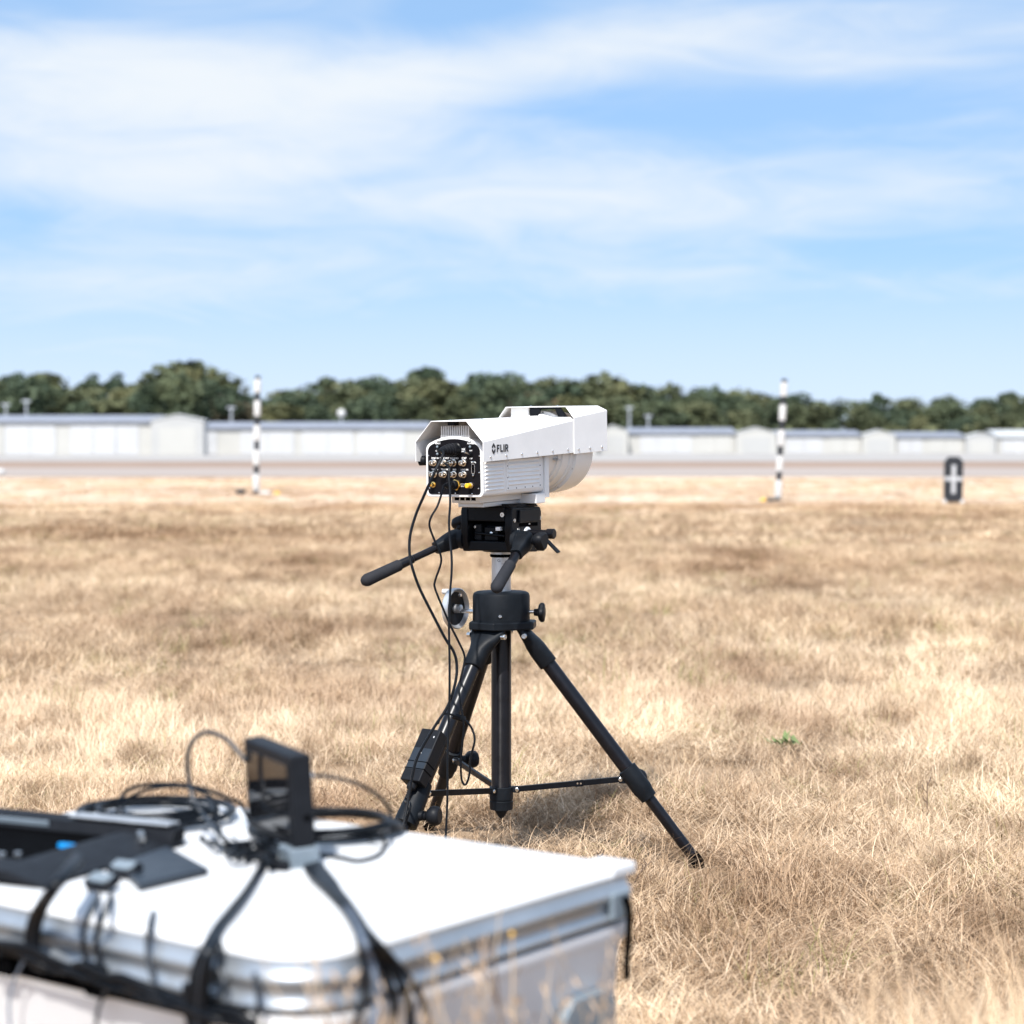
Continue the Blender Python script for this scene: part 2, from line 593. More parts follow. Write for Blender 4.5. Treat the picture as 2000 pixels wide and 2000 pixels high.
# ------------------------------------------------------------------ setting: ground, taxiway, apron
def sheet(name, x0, x1, y0, y1, z, mat, nx=1, ny=1):
    mb = MB()
    for j in range(ny + 1):
        for i in range(nx + 1):
            mb.v.append(V((x0 + (x1 - x0) * i / nx, y0 + (y1 - y0) * j / ny, z)))
    for j in range(ny):
        for i in range(nx):
            a = j * (nx + 1) + i
            mb.f.append((a, a + 1, a + nx + 2, a + nx + 1))
    o = bpy.data.objects.new(name, new_mesh(name, mb, mat, 0))
    COL.objects.link(o)
    return tag(o, kind='structure')

sheet('ground', -1500, 1500, -200, 4000, 0, M['ground'])
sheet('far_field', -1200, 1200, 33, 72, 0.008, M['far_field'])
sheet('verge', -1200, 1200, 100, 3000, 0.008, M['verge'])
sheet('taxiway', -600, 600, 72, 100, 0.02, M['taxiway'])
sheet('apron', -600, 600, 141, 470, 0.02, M['apron'])

# ------------------------------------------------------------------ hangars
def hangar_long(px0, px1, Y, eave_py, ridge_py, label, bays, roof='roof', depth=11.0):
    x0, x1 = (px0 - 1000) / F * Y, (px1 - 1000) / F * Y
    ze, zr = P(0, eave_py, Y).z, P(0, ridge_py, Y + depth / 2).z
    c = V(((x0 + x1) / 2, Y, 0))
    t = thing('hangar', label, 'hangar', c, group='hangars behind the taxiway')
    w = (x1 - x0) / 2
    mb = MB()
    mb.loft([[V((-w, 0, 0)), V((-w, 0, ze)), V((-w, depth / 2, zr - .05)), V((-w, depth, ze)), V((-w, depth, 0))],
             [V((w, 0, 0)), V((w, 0, ze)), V((w, depth / 2, zr - .05)), V((w, depth, ze)), V((w, depth, 0))]])
    part('wall', mb, M['wall_c'], t, smooth=0)
    rb = MB()
    e = 0.35
    for s in (0, 1):
        ya, yb = (-e, depth / 2) if s == 0 else (depth + e, depth / 2)
        rb.loft([[V((-w - .1, ya, ze - .08)), V((-w - .1, yb, zr)), V((-w - .1, yb, zr + .12)), V((-w - .1, ya, ze + .14))],
                 [V((w + .1, ya, ze - .08)), V((w + .1, yb, zr)), V((w + .1, yb, zr + .12)), V((w + .1, ya, ze + .14))]])
    part('roof', rb, M[roof], t, smooth=0)
    rnd = random.Random(int(px0) + 31)
    for k, (a, b, key) in enumerate(bays):
        a, b = (a - 1000) / F * Y - c.x, (b - 1000) / F * Y - c.x
        n = max(2, int((b - a) / 2.2))
        d = MB()
        for q in range(n):
            l, r = a + (b - a) * q / n, a + (b - a) * (q + 1) / n
            d.box((l + .03, -.10 - .04 * (q % 2), .05), (r - .03, -.004, ze - .45))
        part('door', d, M[key], t, smooth=0)
    return t

def hangar_gable(px0, px1, Y, eave_py, peak_py, label, depth=3.0, mat='wall_g'):
    x0, x1 = (px0 - 1000) / F * Y, (px1 - 1000) / F * Y
    ze, zp = P(0, eave_py, Y).z, P(0, peak_py, Y).z
    c = V(((x0 + x1) / 2, Y, 0))
    t = thing('gable_hangar', label, 'hangar', c, group='gabled hangars in the row')
    w = (x1 - x0) / 2
    mb = MB()
    mb.loft([[V((-w, y, 0)), V((-w, y, ze)), V((0, y, zp)), V((w, y, ze)), V((w, y, 0))] for y in (0, depth)])
    part('wall', mb, M[mat], t, smooth=0)
    rb = MB()
    for s in (-1, 1):
        rb.loft([[V((s * (w + .15), y, ze - .04)), V((0, y, zp + .01)), V((0, y, zp + .13)), V((s * (w + .15), y, ze + .09))] for y in (-.12, depth + .12)])
    part('roof', rb, M['roof_l'], t, smooth=0)
    d = MB()
    d.box((-w * .7, -.05, .03), (w * .7, -.004, ze * .8))
    part('door', d, M['wall_c' if mat != 'wall_c' else 'wall_g'], t, smooth=0)
    return t

hangar_long(-260, 305, 232, 824, 813, 'longest white hangar at the left end of the row, blue grey roof', [(-200, -60, 'wall_w'), (-40, 8, 'wall_c'), (10, 110, 'wall_w'), (138, 272, 'wall_w')])
hangar_gable(296, 398, 230.5, 821, 811, 'pale grey gabled hangar left of the left striped pole', mat='wall_g')
hangar_long(400, 835, 246, 836, 826, 'low white hangar behind the left striped pole', [(400, 424, 'wall_w'), (470, 575, 'wall_w'), (590, 690, 'wall_w'), (700, 790, 'wall_w')])
hangar_long(845, 1165, 262, 839, 830, 'low white hangar mostly hidden behind the white camera', [(850, 900, 'wall_w'), (920, 1010, 'wall_w'), (1030, 1130, 'wall_w')])
hangar_gable(1168, 1226, 266, 842, 832, 'cream gabled hangar just right of the white camera', mat='wall_c')
hangar_long(1228, 1436, 270, 846, 837, 'low white hangar between the white camera and the right striped pole', [(1250, 1350, 'wall_w'), (1362, 1430, 'wall_c')])
hangar_gable(1438, 1516, 269, 846, 836, 'cream gabled hangar just left of the right striped pole', mat='wall_c')
hangar_long(1519, 1682, 276, 850, 842, 'low white hangar just right of the right striped pole', [(1535, 1605, 'wall_w'), (1620, 1680, 'wall_c')])
hangar_gable(1684, 1748, 275, 850, 841, 'cream gabled hangar right of the right striped pole', mat='wall_c')
hangar_long(1751, 1884, 282, 853, 845, 'low white hangar behind the black target board', [(1755, 1800, 'wall_w'), (1812, 1878, 'wall_c')])
hangar_gable(1886, 1944, 281, 854, 846, 'pale grey gabled hangar right of the black target board', mat='wall_g')
hangar_long(1947, 2200, 284, 853, 841, 'pale roofed hangar at the right edge of the row', [(1955, 2000, 'wall_w'), (2010, 2090, 'wall_w'), (2100, 2180, 'wall_w')], roof='roof_l')

def light_pole(px, py_top, Y, label, head=False):
    b = P(px, 880, Y)
    b.z = 0
    zt = P(px, py_top, Y).z
    t = thing('light_pole', label, 'pole', b, group='thin poles behind the hangars')
    mb = MB().cyl((0, 0, 0), (0, 0, zt), .16, .11, 8)
    part('post', mb, M['galv'], t)
    hb = MB()
    if head:
        hb.sphere((0, 0, zt - .5), .55, 10)
    else:
        hb.box((-.5, -.15, zt - .12), (.5, .15, zt + .1))
    part('lamp', hb, M['stripe_w' if head else 'galv'], t)

light_pole(52, 783, 246, 'pale lamp post behind the hangar roof near the left edge')
light_pole(12, 790, 250, 'grey lamp post at the left edge of the photo')
light_pole(452, 796, 262, 'faint grey pole just left of the left striped pole')
light_pole(667, 800, 264, 'pole with a round white lamp right of the left striped pole', True)
light_pole(1229, 796, 282, 'pale pole standing right of the white camera')
light_pole(1266, 812, 282, 'short faint pole behind the hangar right of the white camera')

# ------------------------------------------------------------------ trees
def tone_attr(me, vals):
    a = me.attributes.new('tone', 'FLOAT', 'FACE')
    a.data.foreach_set('value', np.array(vals, dtype=np.float32))

def crown_mesh(name, seed, blobs, nleaf, size):
    rg = np.random.default_rng(seed)
    blobs = np.array(blobs)                       # x, y, z, r, vertical squash
    w = blobs[:, 3] ** 2
    pick = rg.choice(len(blobs), nleaf, p=w / w.sum())
    d = rg.normal(size=(nleaf, 3))
    d /= np.linalg.norm(d, axis=1)[:, None]
    rad = rg.uniform(0.35, 1.0, nleaf) ** 0.45 * rg.uniform(0.85, 1.12, nleaf)
    c = blobs[pick, :3] + d * (blobs[pick, 3] * rad)[:, None] * np.stack([np.ones(nleaf), np.ones(nleaf), blobs[pick, 4]], 1)
    nrm = d + rg.normal(size=(nleaf, 3)) * 0.7
    nrm /= np.linalg.norm(nrm, axis=1)[:, None]
    u = np.cross(nrm, rg.normal(size=(nleaf, 3)))
    u /= np.linalg.norm(u, axis=1)[:, None]
    v = np.cross(nrm, u)
    sz = size * rg.uniform(0.6, 1.4, nleaf)
    u *= sz[:, None]
    v *= (sz * rg.uniform(0.5, 0.9, nleaf))[:, None]
    verts = np.concatenate([c - u, c - v * .8, c + u, c + v], 1).reshape(-1, 3)
    me = bpy.data.meshes.new(name)
    faces = np.arange(nleaf * 4).reshape(-1, 4)
    me.from_pydata(verts.tolist(), [], faces.tolist())
    bt = rg.uniform(0.3, 0.75, len(blobs))
    tone_attr(me, np.clip(bt[pick] + rg.normal(0, 0.11, nleaf), 0, 1))
    return me

def tree_meshes(kind, seed):
    rd = random.Random(seed)
    blobs = []
    if kind == 'broad':                           # wide oak, crown down to the ground nearly
        for k in range(16):
            a, r = rd.uniform(0, 6.28), rd.uniform(0.05, .36)
            blobs.append((r * math.cos(a), r * math.sin(a), rd.uniform(.26, .84) - r * .35, rd.uniform(.13, .22), .85))
        blobs.append((0, 0, .80, .17, .9))
    elif kind == 'round':
        for k in range(13):
            a, r = rd.uniform(0, 6.28), rd.uniform(0.0, .23)
            blobs.append((r * math.cos(a), r * math.sin(a), rd.uniform(.26, .82), rd.uniform(.13, .20), .95))
        blobs.append((0, 0, .86, .13, 1))
    else:                                         # pine: bare trunk, tufted top
        for k in range(9):
            z = rd.uniform(.55, .92)
            a, r = rd.uniform(0, 6.28), rd.uniform(0.02, .15) * (1.15 - z) * 2.2
            blobs.append((r * math.cos(a), r * math.sin(a), z, rd.uniform(.05, .10), .7))
        blobs.append((0, 0, .94, .06, 1.0))
    n = {'broad': 2600, 'round': 2000, 'pine': 1100}[kind]
    crown = crown_mesh('crown', seed, blobs, n, {'broad': .036, 'round': .034, 'pine': .030}[kind])
    mb = MB()
    top = .6 if kind != 'pine' else .93
    mb.tube([(0, 0, -.02), (rd.uniform(-.01, .01), 0, .25), (rd.uniform(-.02, .02), rd.uniform(-.02, .02), top)], lambda q: .022 * (1 - .75 * q), 7, 3)
    for k, b in enumerate(blobs[:6]):
        z0 = min(top - .05, max(.2, b[2] - .22))
        mb.tube([(0, 0, z0), (b[0] * .5, b[1] * .5, (z0 + b[2]) / 2 + .02), (b[0], b[1], b[2])], lambda q: .009 * (1 - .7 * q), 5, 2)
    trunk = new_mesh('trunk', mb, M['bark'])
    return crown, trunk

PROTO = {}
for kind, leafs in (('broad', (0, 1)), ('round', (0, 1, 2)), ('pine', (0,))):
    for lf in leafs:
        for s in range(2 if kind != 'pine' else 3):
            cm, tm = tree_meshes(kind, 11 + s * 17 + lf * 5 + len(kind))
            cm.materials.append(M['leaf%d' % lf])
            PROTO.setdefault((kind, lf), []).append((cm, tm))

LOOK = {('broad', 0): 'broad dark green', ('broad', 1): 'broad olive green', ('round', 0): 'round dark green', ('round', 1): 'round olive green',
        ('round', 2): 'brownish autumn', ('pine', 0): 'tall thin dark green'}
tree_proto = {}

def tree(kind, lf, x, Y, h, wide=1.0, label=None, group=None, rnd=random):
    key = (kind, lf, rnd.randrange(len(PROTO[(kind, lf)])))
    if key not in tree_proto:
        cm, tm = PROTO[(kind, lf)][key[2]]
        root = bpy.data.objects.new('tree' if kind != 'pine' else 'pine_tree', None)
        kids = [bpy.data.objects.new('crown', cm), bpy.data.objects.new('trunk', tm)]
        COL.objects.link(root)
        for k in kids:
            COL.objects.link(k)
            k.parent = root
        tree_proto[key] = (root, kids)
        o = root
    else:
        root, kids = tree_proto[key]
        o = root.copy()
        COL.objects.link(o)
        for k in kids:
            c = k.copy()
            COL.objects.link(c)
            c.parent = o
    o.location = (x, Y, 0)
    o.rotation_euler = (0, 0, rnd.uniform(0, 6.28))
    o.scale = (h * wide, h * wide, h)
    for k in ('label', 'group', 'category'):
        if k in o:
            del o[k]
    return tag(o, label, 'tree', group)

ENV = [(-150, 735), (0, 722), (90, 728), (130, 745), (200, 750), (270, 745), (310, 722), (370, 712), (430, 728), (448, 757), (520, 758), (620, 752), (660, 744), (740, 738), (800, 740), (840, 728), (880, 742),
       (960, 730), (1000, 722), (1080, 735), (1180, 733), (1240, 745), (1300, 752), (1390, 742), (1420, 748), (1450, 764), (1520, 770), (1555, 757), (1590, 768), (1620, 784), (1680, 776), (1760, 782), (1840, 774), (1900, 778), (1980, 772), (2150, 778)]

def env(px):
    for (a, b), (c, d) in zip(ENV, ENV[1:]):
        if a <= px <= c:
            return b + (d - b) * (px - a) / (c - a)
    return 760

def region(px):
    if px < 470:
        return 'left of left striped pole'
    if px < 800:
        return 'between left striped pole and white camera'
    if px < 1190:
        return 'behind the white camera'
    if px < 1530:
        return 'between white camera and right striped pole'
    return 'right of right striped pole'

WOOD = {}
tr = random.Random(5)
def wood(Y, step, dpy, kinds, where):
    px = -110.0
    while px < 2110:
        kind, lf = tr.choice(kinds)
        if 275 < px < 430 and Y < 345:
            px += step * 0.8
            continue
        py = env(px) + dpy + tr.uniform(-3, 10)
        h = P(px, py, Y).z
        name = 'tree' if kind != 'pine' else 'pine tree'
        lab = f'{LOOK[(kind, lf)]} {name}, {where} of wood, {region(px)}'
        o = tree(kind, lf, (px - 1000) / F * Y, Y + tr.uniform(-4, 4), h * 1.02, tr.uniform(1.15, 1.9), lab, 'trees of the wood behind the hangars', tr)
        WOOD.setdefault(lab, []).append(o)
        px += step * tr.uniform(.75, 1.25)

wood(330, 84, 30, [('round', 1), ('round', 1), ('broad', 1), ('broad', 0), ('round', 0), ('round', 2), ('broad', 1)], 'front row')
wood(348, 76, 8, [('round', 1), ('broad', 1), ('broad', 0), ('round', 1), ('round', 0)], 'middle row')
wood(372, 64, -3, [('broad', 0), ('round', 0), ('broad', 1), ('round', 1)], 'back row')
for px, py, Y, kind, lf, wide, lab in ((345, 716, 322, 'broad', 0, 1.1, 'broad dark oak rising highest left of the left striped pole'),
                                       (405, 726, 324, 'broad', 0, .9, 'dark bushy tree touching the right side of the tall oak'),
                                       (295, 738, 324, 'broad', 0, .9, 'dark bushy tree touching the left side of the tall oak'),
                                       (45, 722, 322, 'broad', 0, 1.1, 'broad dark tree at the left edge of the wood'),
                                       (182, 731, 385, 'pine', 0, 1.5, 'far pine top left of the tall oak, the left one of two'),
                                       (230, 729, 385, 'pine', 0, 1.5, 'far pine top left of the tall oak, the right one of two'),
                                       (640, 736, 385, 'pine', 0, 1.9, 'far pine top midway between left striped pole and white camera'),
                                       (838, 717, 385, 'pine', 0, 2.1, 'far pine top above the wood just left over the white camera'),
                                       (1000, 724, 324, 'broad', 0, 1.0, 'dark broad tree standing over the white camera'),
                                       (1712, 768, 385, 'pine', 0, 1.6, 'pine top poking up left of the black target board'),
                                       (1975, 765, 385, 'pine', 0, 1.6, 'pine top poking up near the right edge of the wood')):
    tree(kind, lf, (px - 1000) / F * Y, Y, P(px, py, Y).z, wide, lab, None, tr)

for lab, os_ in WOOD.items():
    if len(os_) > 1:
        ws = (['left', 'right'], ['left', 'middle', 'right'], ['first', 'second', 'third', 'fourth'])[min(len(os_), 4) - 2]
        for w_, o in zip(ws, sorted(os_, key=lambda q: q.location.x / q.location.y)):
            o['label'] = w_ + ' ' + lab.replace('wood, ', 'wood ')

# low undergrowth that closes the wood towards the ground
ub = []
ur = random.Random(3)
for k in range(150):
    x = ur.uniform(-100, 100)
    ub.append((x, 318 + ur.uniform(-4, 10), ur.uniform(.6, 2.8), ur.uniform(1.2, 2.6), .9))
um = crown_mesh('undergrowth', 4, ub, 9000, .5)
um.materials.append(M['leaf1'])
uo = bpy.data.objects.new('undergrowth', um)
COL.objects.link(uo)
tag(uo, 'low bushes closing the foot of the wood behind the hangars', 'bushes', kind='stuff')

# ------------------------------------------------------------------ striped poles and target board
def striped_pole(px, pyb, px_top, py_top, label):
    Y = 4 * 1000 * CAM_H / (pyb - 870)
    b = P(px, pyb, Y)
    b.z = 0
    tp = P(px_top, py_top, Y)
    t = thing('striped_pole', label, 'pole', b, group='black and white range poles')
    d = tp - b
    H = d.length
    a = d.normalized()
    r = H / 234 * 6.4
    marks = [0, .036, .174, .248, .375, .455, .583, .662, .790, .860, .970, 1.0]     # ends of the bands, from the ground
    for k in range(len(marks) - 1):
        wh = k % 2 == 1
        z0, z1 = marks[k] * H, marks[k + 1] * H
        m = MB().lathe(V((0, 0, 0)), a, [(z0, r * .98), (z0 + .005, r), (z1 - .005, r), (z1, r * .98)] if wh else [(z0, r * .80), (z1, r * .80)], 16)
        part('white_band' if wh else 'black_band', m, M['stripe_w' if wh else 'stripe_b'], t)
    m = MB().lathe((0, 0, 0), (0, 0, 1), [(0, r * 2.6), (.02, r * 2.6), (.03, r * 1.2), (.06, r * 1.1)], 16)
    part('foot_plate', m, M['stripe_b'], t)
    return b, Y

pl, Yl = striped_pole(500, 966, 503.5, 734, 'left black and white striped pole standing in the dry field')
pr, Yr = striped_pole(1519, 980, 1532, 740, 'right black and white striped pole, leaning slightly to the right')

def lump(name, c, sx, sy, sz, mat, label, cat, seed, group=None):
    rd = random.Random(seed)
    mb = MB()
    n = 12
    loops = []
    for j in range(7):
        t = math.pi * (j + .05) / 6.1
        loops.append([V((c[0] + sx * math.sin(t) * math.cos(2 * math.pi * i / n) * rd.uniform(.85, 1.1), c[1] + sy * math.sin(t) * math.sin(2 * math.pi * i / n) * rd.uniform(.85, 1.1), max(0.003, c[2] + sz - sz * math.cos(t)))) for i in range(n)])
    mb.loft(loops)
    return solo(name, mb, mat, label, cat, group, smooth=60)

def gp(px, Y):
    return ((px - 1000) / F * Y, Y, 0)

lump('sandbag', gp(470, Yl), .13, .11, .065, M['stripe_b'], 'small black sandbag on the grass left of the left striped pole', 'sandbag', 1)
lump('sandbag', gp(517, Yl - .3), .15, .1, .045, M['stripe_w'], 'flat pale sandbag at the foot of the left striped pole', 'sandbag', 2)
lump('sandbag', gp(541, Yl - .2), .08, .07, .035, M['yellow'], 'yellow sandbag right of the left striped pole', 'sandbag', 3)
lump('sandbag', gp(1507, Yr - .25), .12, .1, .045, M['stripe_b'], 'dark sandbag at the foot of the right striped pole', 'sandbag', 4)
lump('sandbag', gp(1491, Yr - .2), .07, .06, .04, M['yellow'], 'yellow sandbag just left of the right striped pole', 'sandbag', 5)
lump('white_marker', gp(2, 78), .17, .15, .11, M['stripe_w'], 'white marker on the taxiway edge at the left side', 'marker', 6)

Yt = 4000 * CAM_H / (986 - 870)
s = Yt / F
bt = P(1861, 986, Yt)
bt.z = 0
tb = thing('target_board', 'black target board with a white cross standing in the field', 'target board', bt, (0, R(0.8), 0))
W, H = 18.5 * s, 94 * s
oct_ = [(-W + 8 * s, .02), (W - 8 * s, .02), (W, .02 + 10 * s), (W, H - 10 * s), (W - 8 * s, H), (-W + 8 * s, H), (-W, H - 10 * s), (-W, .02 + 10 * s)]
part('board', MB().prism(oct_, lambda x, y, t: (x, t, y), -.02, .02), M['stripe_b'], tb, smooth=0)
x6 = 3.9 * s
cz = (986 - 935) * s
cross = [(-x6, 22 * s), (x6, 22 * s), (x6, cz - x6), (W - .01, cz - x6), (W - .01, cz + x6), (x6, cz + x6), (x6, 78 * s), (-x6, 78 * s), (-x6, cz + x6), (-W + .01, cz + x6), (-W + .01, cz - x6), (-x6, cz - x6)]
part('white_cross', MB().prism(cross, lambda x, y, t: (x, t, y), -.026, -.0205), M['cross'], tb, smooth=0)
for sgn in (-1, 1):
    part('foot', MB().lathe((sgn * W * .95, -.04, 0), (0, 0, 1), [(0, .035), (.07, .038), (.10, .02)], 12), M['stripe_w'], tb)

# ------------------------------------------------------------------ tripod
AX, AY = (979 - 1000) * .00135, 5.4
BASE = V((AX, AY, 0))
def Z(py, Y=AY):
    return P(1000, py, Y).z

tri = thing('tripod', 'heavy black tripod with spreader braces standing on dry grass', 'tripod', BASE)
def T(name, mb, mat, parent=tri, bev=0, **kw):
    return part(name, mb, M[mat], parent, bev, **kw)

zt, zb = Z(1155), Z(1208)
T('hub', MB().lathe((0, 0, 0), (0, 0, 1), [(zb - .006, .0755), (zt - .012, .0755), (zt - .004, .073), (zt, .066), (zt + .0015, .034)], 48), 'black')
fl = []
for k in range(3):
    for dd in (-24, 24):
        a = R(-6 + 120 * k + dd)
        fl.append((.098 * math.cos(a), .098 * math.sin(a)))
T('flange_plate', MB().prism(fl, lambda x, y, t: (x, y, t), zb - .026, zb - .005), 'black', bev=.004)
col = MB().lathe((0, 0, 0), (0, 0, 1), [(Z(1162), .0255), (Z(1082), .0255)], 36)
silver = T('elevating_column', col, 'satin')
T('collar', MB().lathe((0, 0, 0), (0, 0, 1), [(Z(1088), .0275), (Z(1086), .030), (Z(1083), .030), (Z(1082), .0275)], 36), 'rubber')
T('collar', MB().lathe((0, 0, 0), (0, 0, 1), [(Z(1082), .0285), (Z(1076), .0285)], 36), 'satin')
tk = MB()
for k in range(34):
    z = Z(1158) + k * .0026
    for q in range(5 if k % 5 else 9):
        a0 = R(-52 + (q - (2 if k % 5 else 4)) * 9)
        a1 = a0 + R(9)
        tk.add([(.0257 * math.cos(a), .0257 * math.sin(a), zz) for a, zz in ((a0, z), (a1, z), (a1, z + .0006), (a0, z + .0006))], [(0, 1, 2, 3)])
part('graduation_marks', tk, M['ink_b'], silver, smooth=0)
def colframe(x, y, z):
    a = R(-104) + x / .0255
    return V(((.0258 + z * .2) * math.cos(a), (.0258 + z * .2) * math.sin(a), Z(1094) + y))
part('lettering', text_mb('G', .012, colframe), M['ink_b'], silver, smooth=0)
T('center_tube', MB().lathe((0, 0, 0), (0, 0, 1), [(Z(1545), .0265), (zb - .024, .0265)], 48), 'turned')
T('lower_collar', MB().lathe((0, 0, 0), (0, 0, 1), [(Z(1580), .0305), (Z(1564), .0315), (Z(1563), .030), (Z(1561), .030), (Z(1560), .0315), (Z(1537), .0315), (Z(1536), .030)], 36), 'black')
T('tip', MB().lathe((0, 0, 0), (0, 0, 1), [(Z(1598), .003), (Z(1595), .008), (Z(1584), .017), (Z(1580), .019)], 24), 'black')

AZ = {'B': R(-6), 'A': R(234), 'C': R(114)}
def leg_pt(k, z):
    r = .06 + .47 * (.62 - z) / .62
    return V((r * math.cos(AZ[k]), r * math.sin(AZ[k]), z))

for k in AZ:
    az = AZ[k]
    radial = V((math.cos(az), math.sin(az), 0))
    tang = V((-math.sin(az), math.cos(az), 0))
    d = (leg_pt(k, 0) - leg_pt(k, .62)).normalized()
    out = tang.cross(d).normalized()
    lg = T('leg', MB().cyl(leg_pt(k, .565), leg_pt(k, .19), .0195, n=28), 'tube')
    # casting at the top: a wide yoke that narrows into a socket
    loops = []
    for z, wt, th, off in ((.632, .050, .011, 0.0), (.618, .052, .014, 0.0), (.604, .046, .017, .0), (.588, .033, .022, .0), (.572, .0265, .0245, 0), (.535, .0255, .025, 0), (.533, .0235, .023, 0)):
        c = leg_pt(k, z)
        loops.append([c + tang * wt * (abs(math.cos(q)) ** .8 * (1 if math.cos(q) > 0 else -1)) + out * th * (abs(math.sin(q)) ** .8 * (1 if math.sin(q) > 0 else -1)) for q in [2 * math.pi * i / 28 for i in range(28)]])
    part('leg_socket', MB().loft(loops), M['black'], lg, smooth=50)
    part('lower_tube', MB().cyl(leg_pt(k, .20), leg_pt(k, .03), .0150, n=24), M['tube'], lg)
    part('clamp', MB().lathe(leg_pt(k, .262), d, [(0, .0205), (.002, .0255), (.072, .0265), (.080, .024), (.098, .0225), (.1, .017)] if k != 'A' else [(0, .0200), (.002, .0240), (.040, .0275), (.095, .0305), (.120, .0305), (.122, .017)], 32), M['black'], lg)
    part('foot', MB().lathe(leg_pt(k, .036), d, [(0, .0155), (.003, .0175), (.03, .0175), (.045, .009)], 20), M['rubber'], lg)
    # hinge bolts on the flange
    for sg in (-1, 1):
        p = leg_pt(k, .612) + tang * sg * .050
        part('hinge_bolt', MB().lathe(p, tang * sg, [(0, .0075), (.010, .0075), (.012, .006), (.012, .004), (.009, .0035)], 12), M['steel'], lg)
    # clamp knob
    kp = leg_pt(k, .186 if k == 'A' else .225)
    kd = (V((.95, -.30, .05)) if k == 'A' else tang * (1 if k == 'B' else -1)).normalized()
    part('clamp_knob', MB().lathe(kp, kd, [(.018, .013), (.045, .012), (.047, .009), (.05, .016), (.058, .023), (.068, .025), (.078, .023), (.082, .019)], 18), M['plastic'], lg)
    # spreader brace: flat bar from the lower collar to the clamp
    rin, rout = .034, .318
    a, b = radial * rin + V((0, 0, Z(1541))), radial * rout + V((0, 0, .232))
    m = MB().obox((a + b) / 2, b - a, tang, (b - a).cross(tang), (b - a).length / 2, .0045, .0075)
    br = T('brace', m, 'anod', bev=.001)
    for p in (a + radial * .008, b - radial * .002):
        part('brace_bolt', MB().lathe(p - tang * .010, tang, [(0, .004), (.001, .0055), (.019, .0055), (.02, .004)], 10), M['steel'], br)
    part('collar_lug', MB().obox(radial * .037 + V((0, 0, Z(1541))), radial, tang, V((0, 0, 1)), .012, .0066, .0085), M['black'], br, bev=.0015)
    part('brace_lug', MB().obox(b + radial * .012 - V((0, 0, .001)), radial, tang, V((0, 0, 1)), .018, .007, .010), M['black'], lg, bev=.002)
    if k == 'B':
        q = a.lerp(b, .61) - tang * .0055
        part('rivet_plate', MB().obox(q, b - a, tang, V((0, 0, 1)), .011, .0012, .0085), M['anod'], br)
        for dq in (-.0045, .0045):
            part('rivet', MB().lathe(q + radial * dq - tang * .001, -tang, [(0, .0028), (.0012, .0024)], 10), M['steel'], br)

# crank wheel at the left, lock knob at the right, small screw
wd = V((-math.cos(R(32)), math.sin(R(32)), 0))
sh = T('crank_shaft', MB().cyl(wd * .06 + V((0, 0, Z(1197))), wd * .160 + V((0, 0, Z(1197))), .0058, n=16), 'steel')
cwp = wd * .133 + V((0, 0, Z(1193)))
cw = T('crank_wheel', MB().lathe(cwp, wd, [(.016, .012), (.0165, .016), (.017, .040), (.010, .048), (.002, .0525), (.004, .055), (.018, .055), (.022, .052), (.024, .044), (.026, .012)], 40), 'satin')
part('wheel_web', MB().lathe(cwp, wd, [(.0135, .012), (.0125, .014), (.0125, .0465), (.0135, .047)], 40), M['black'], cw)
part('wheel_boss', MB().lathe(cwp - wd * .006, wd, [(0, .0095), (.001, .011), (.022, .0125)], 20), M['satin'], cw)
part('crank_handle', MB().lathe(cwp + V((0, 0, .044)) + wd * .022, wd, [(0, .006), (.012, .006), (.014, .008), (.03, .007)], 14), M['stripe_w'], cw)
part('wheel_screw', MB().lathe(cwp + V((.005, 0, .036)) + wd * .006, -wd, [(0, .005), (.006, .004)], 10), M['steel'], cw)
kd = V((.985, -.17, 0))
T('lock_shaft', MB().cyl(kd * .074 + V((0, 0, Z(1194))), kd * .092 + V((0, 0, Z(1194))), .0045, n=14), 'steel')
m = MB()
kp = kd * .088 + V((0, 0, Z(1195)))
kt = V((.17, .985, 0))
m.lathe(kp, kd, [(0, .009), (.010, .010), (.012, .012)], 16)
loops = []
for t_, rr in ((.010, .010), (.013, .019), (.018, .0235), (.025, .0235), (.028, .020), (.029, .006)):
    loops.append([kp + kd * t_ + (kt * math.cos(q) + V((0, 0, 1)) * math.sin(q)) * rr * (1 + .10 * math.cos(4 * q)) for q in [2 * math.pi * i / 32 for i in range(32)]])
m.loft(loops)
T('lock_knob', m, 'plastic')
ha = R(-92)
hv = V((math.cos(ha), math.sin(ha), 0))
T('hub_screw', MB().lathe(hv * .0750 + V((0, 0, Z(1200))), hv, [(0, .0055), (.002, .005), (.004, .0028)], 14), 'steel')

# ------------------------------------------------------------------ pan head
YAW = R(-30)
RZ = Matrix.Rotation(YAW, 4, 'Z')
head = thing('pan_tilt_head', 'black pan and tilt head with two foam gripped handles on the tripod column', 'tripod head', BASE + V((0, 0, Z(1077))))
HOFF = V((0, 0, Z(1077)))
def Hd(name, mb, mat, parent=head, bev=0, rot=True, **kw):
    if rot:
        mb.xf(RZ)
    mb.xf(Matrix.Translation(-HOFF))
    return part(name, mb, M[mat], parent, bev, **kw)

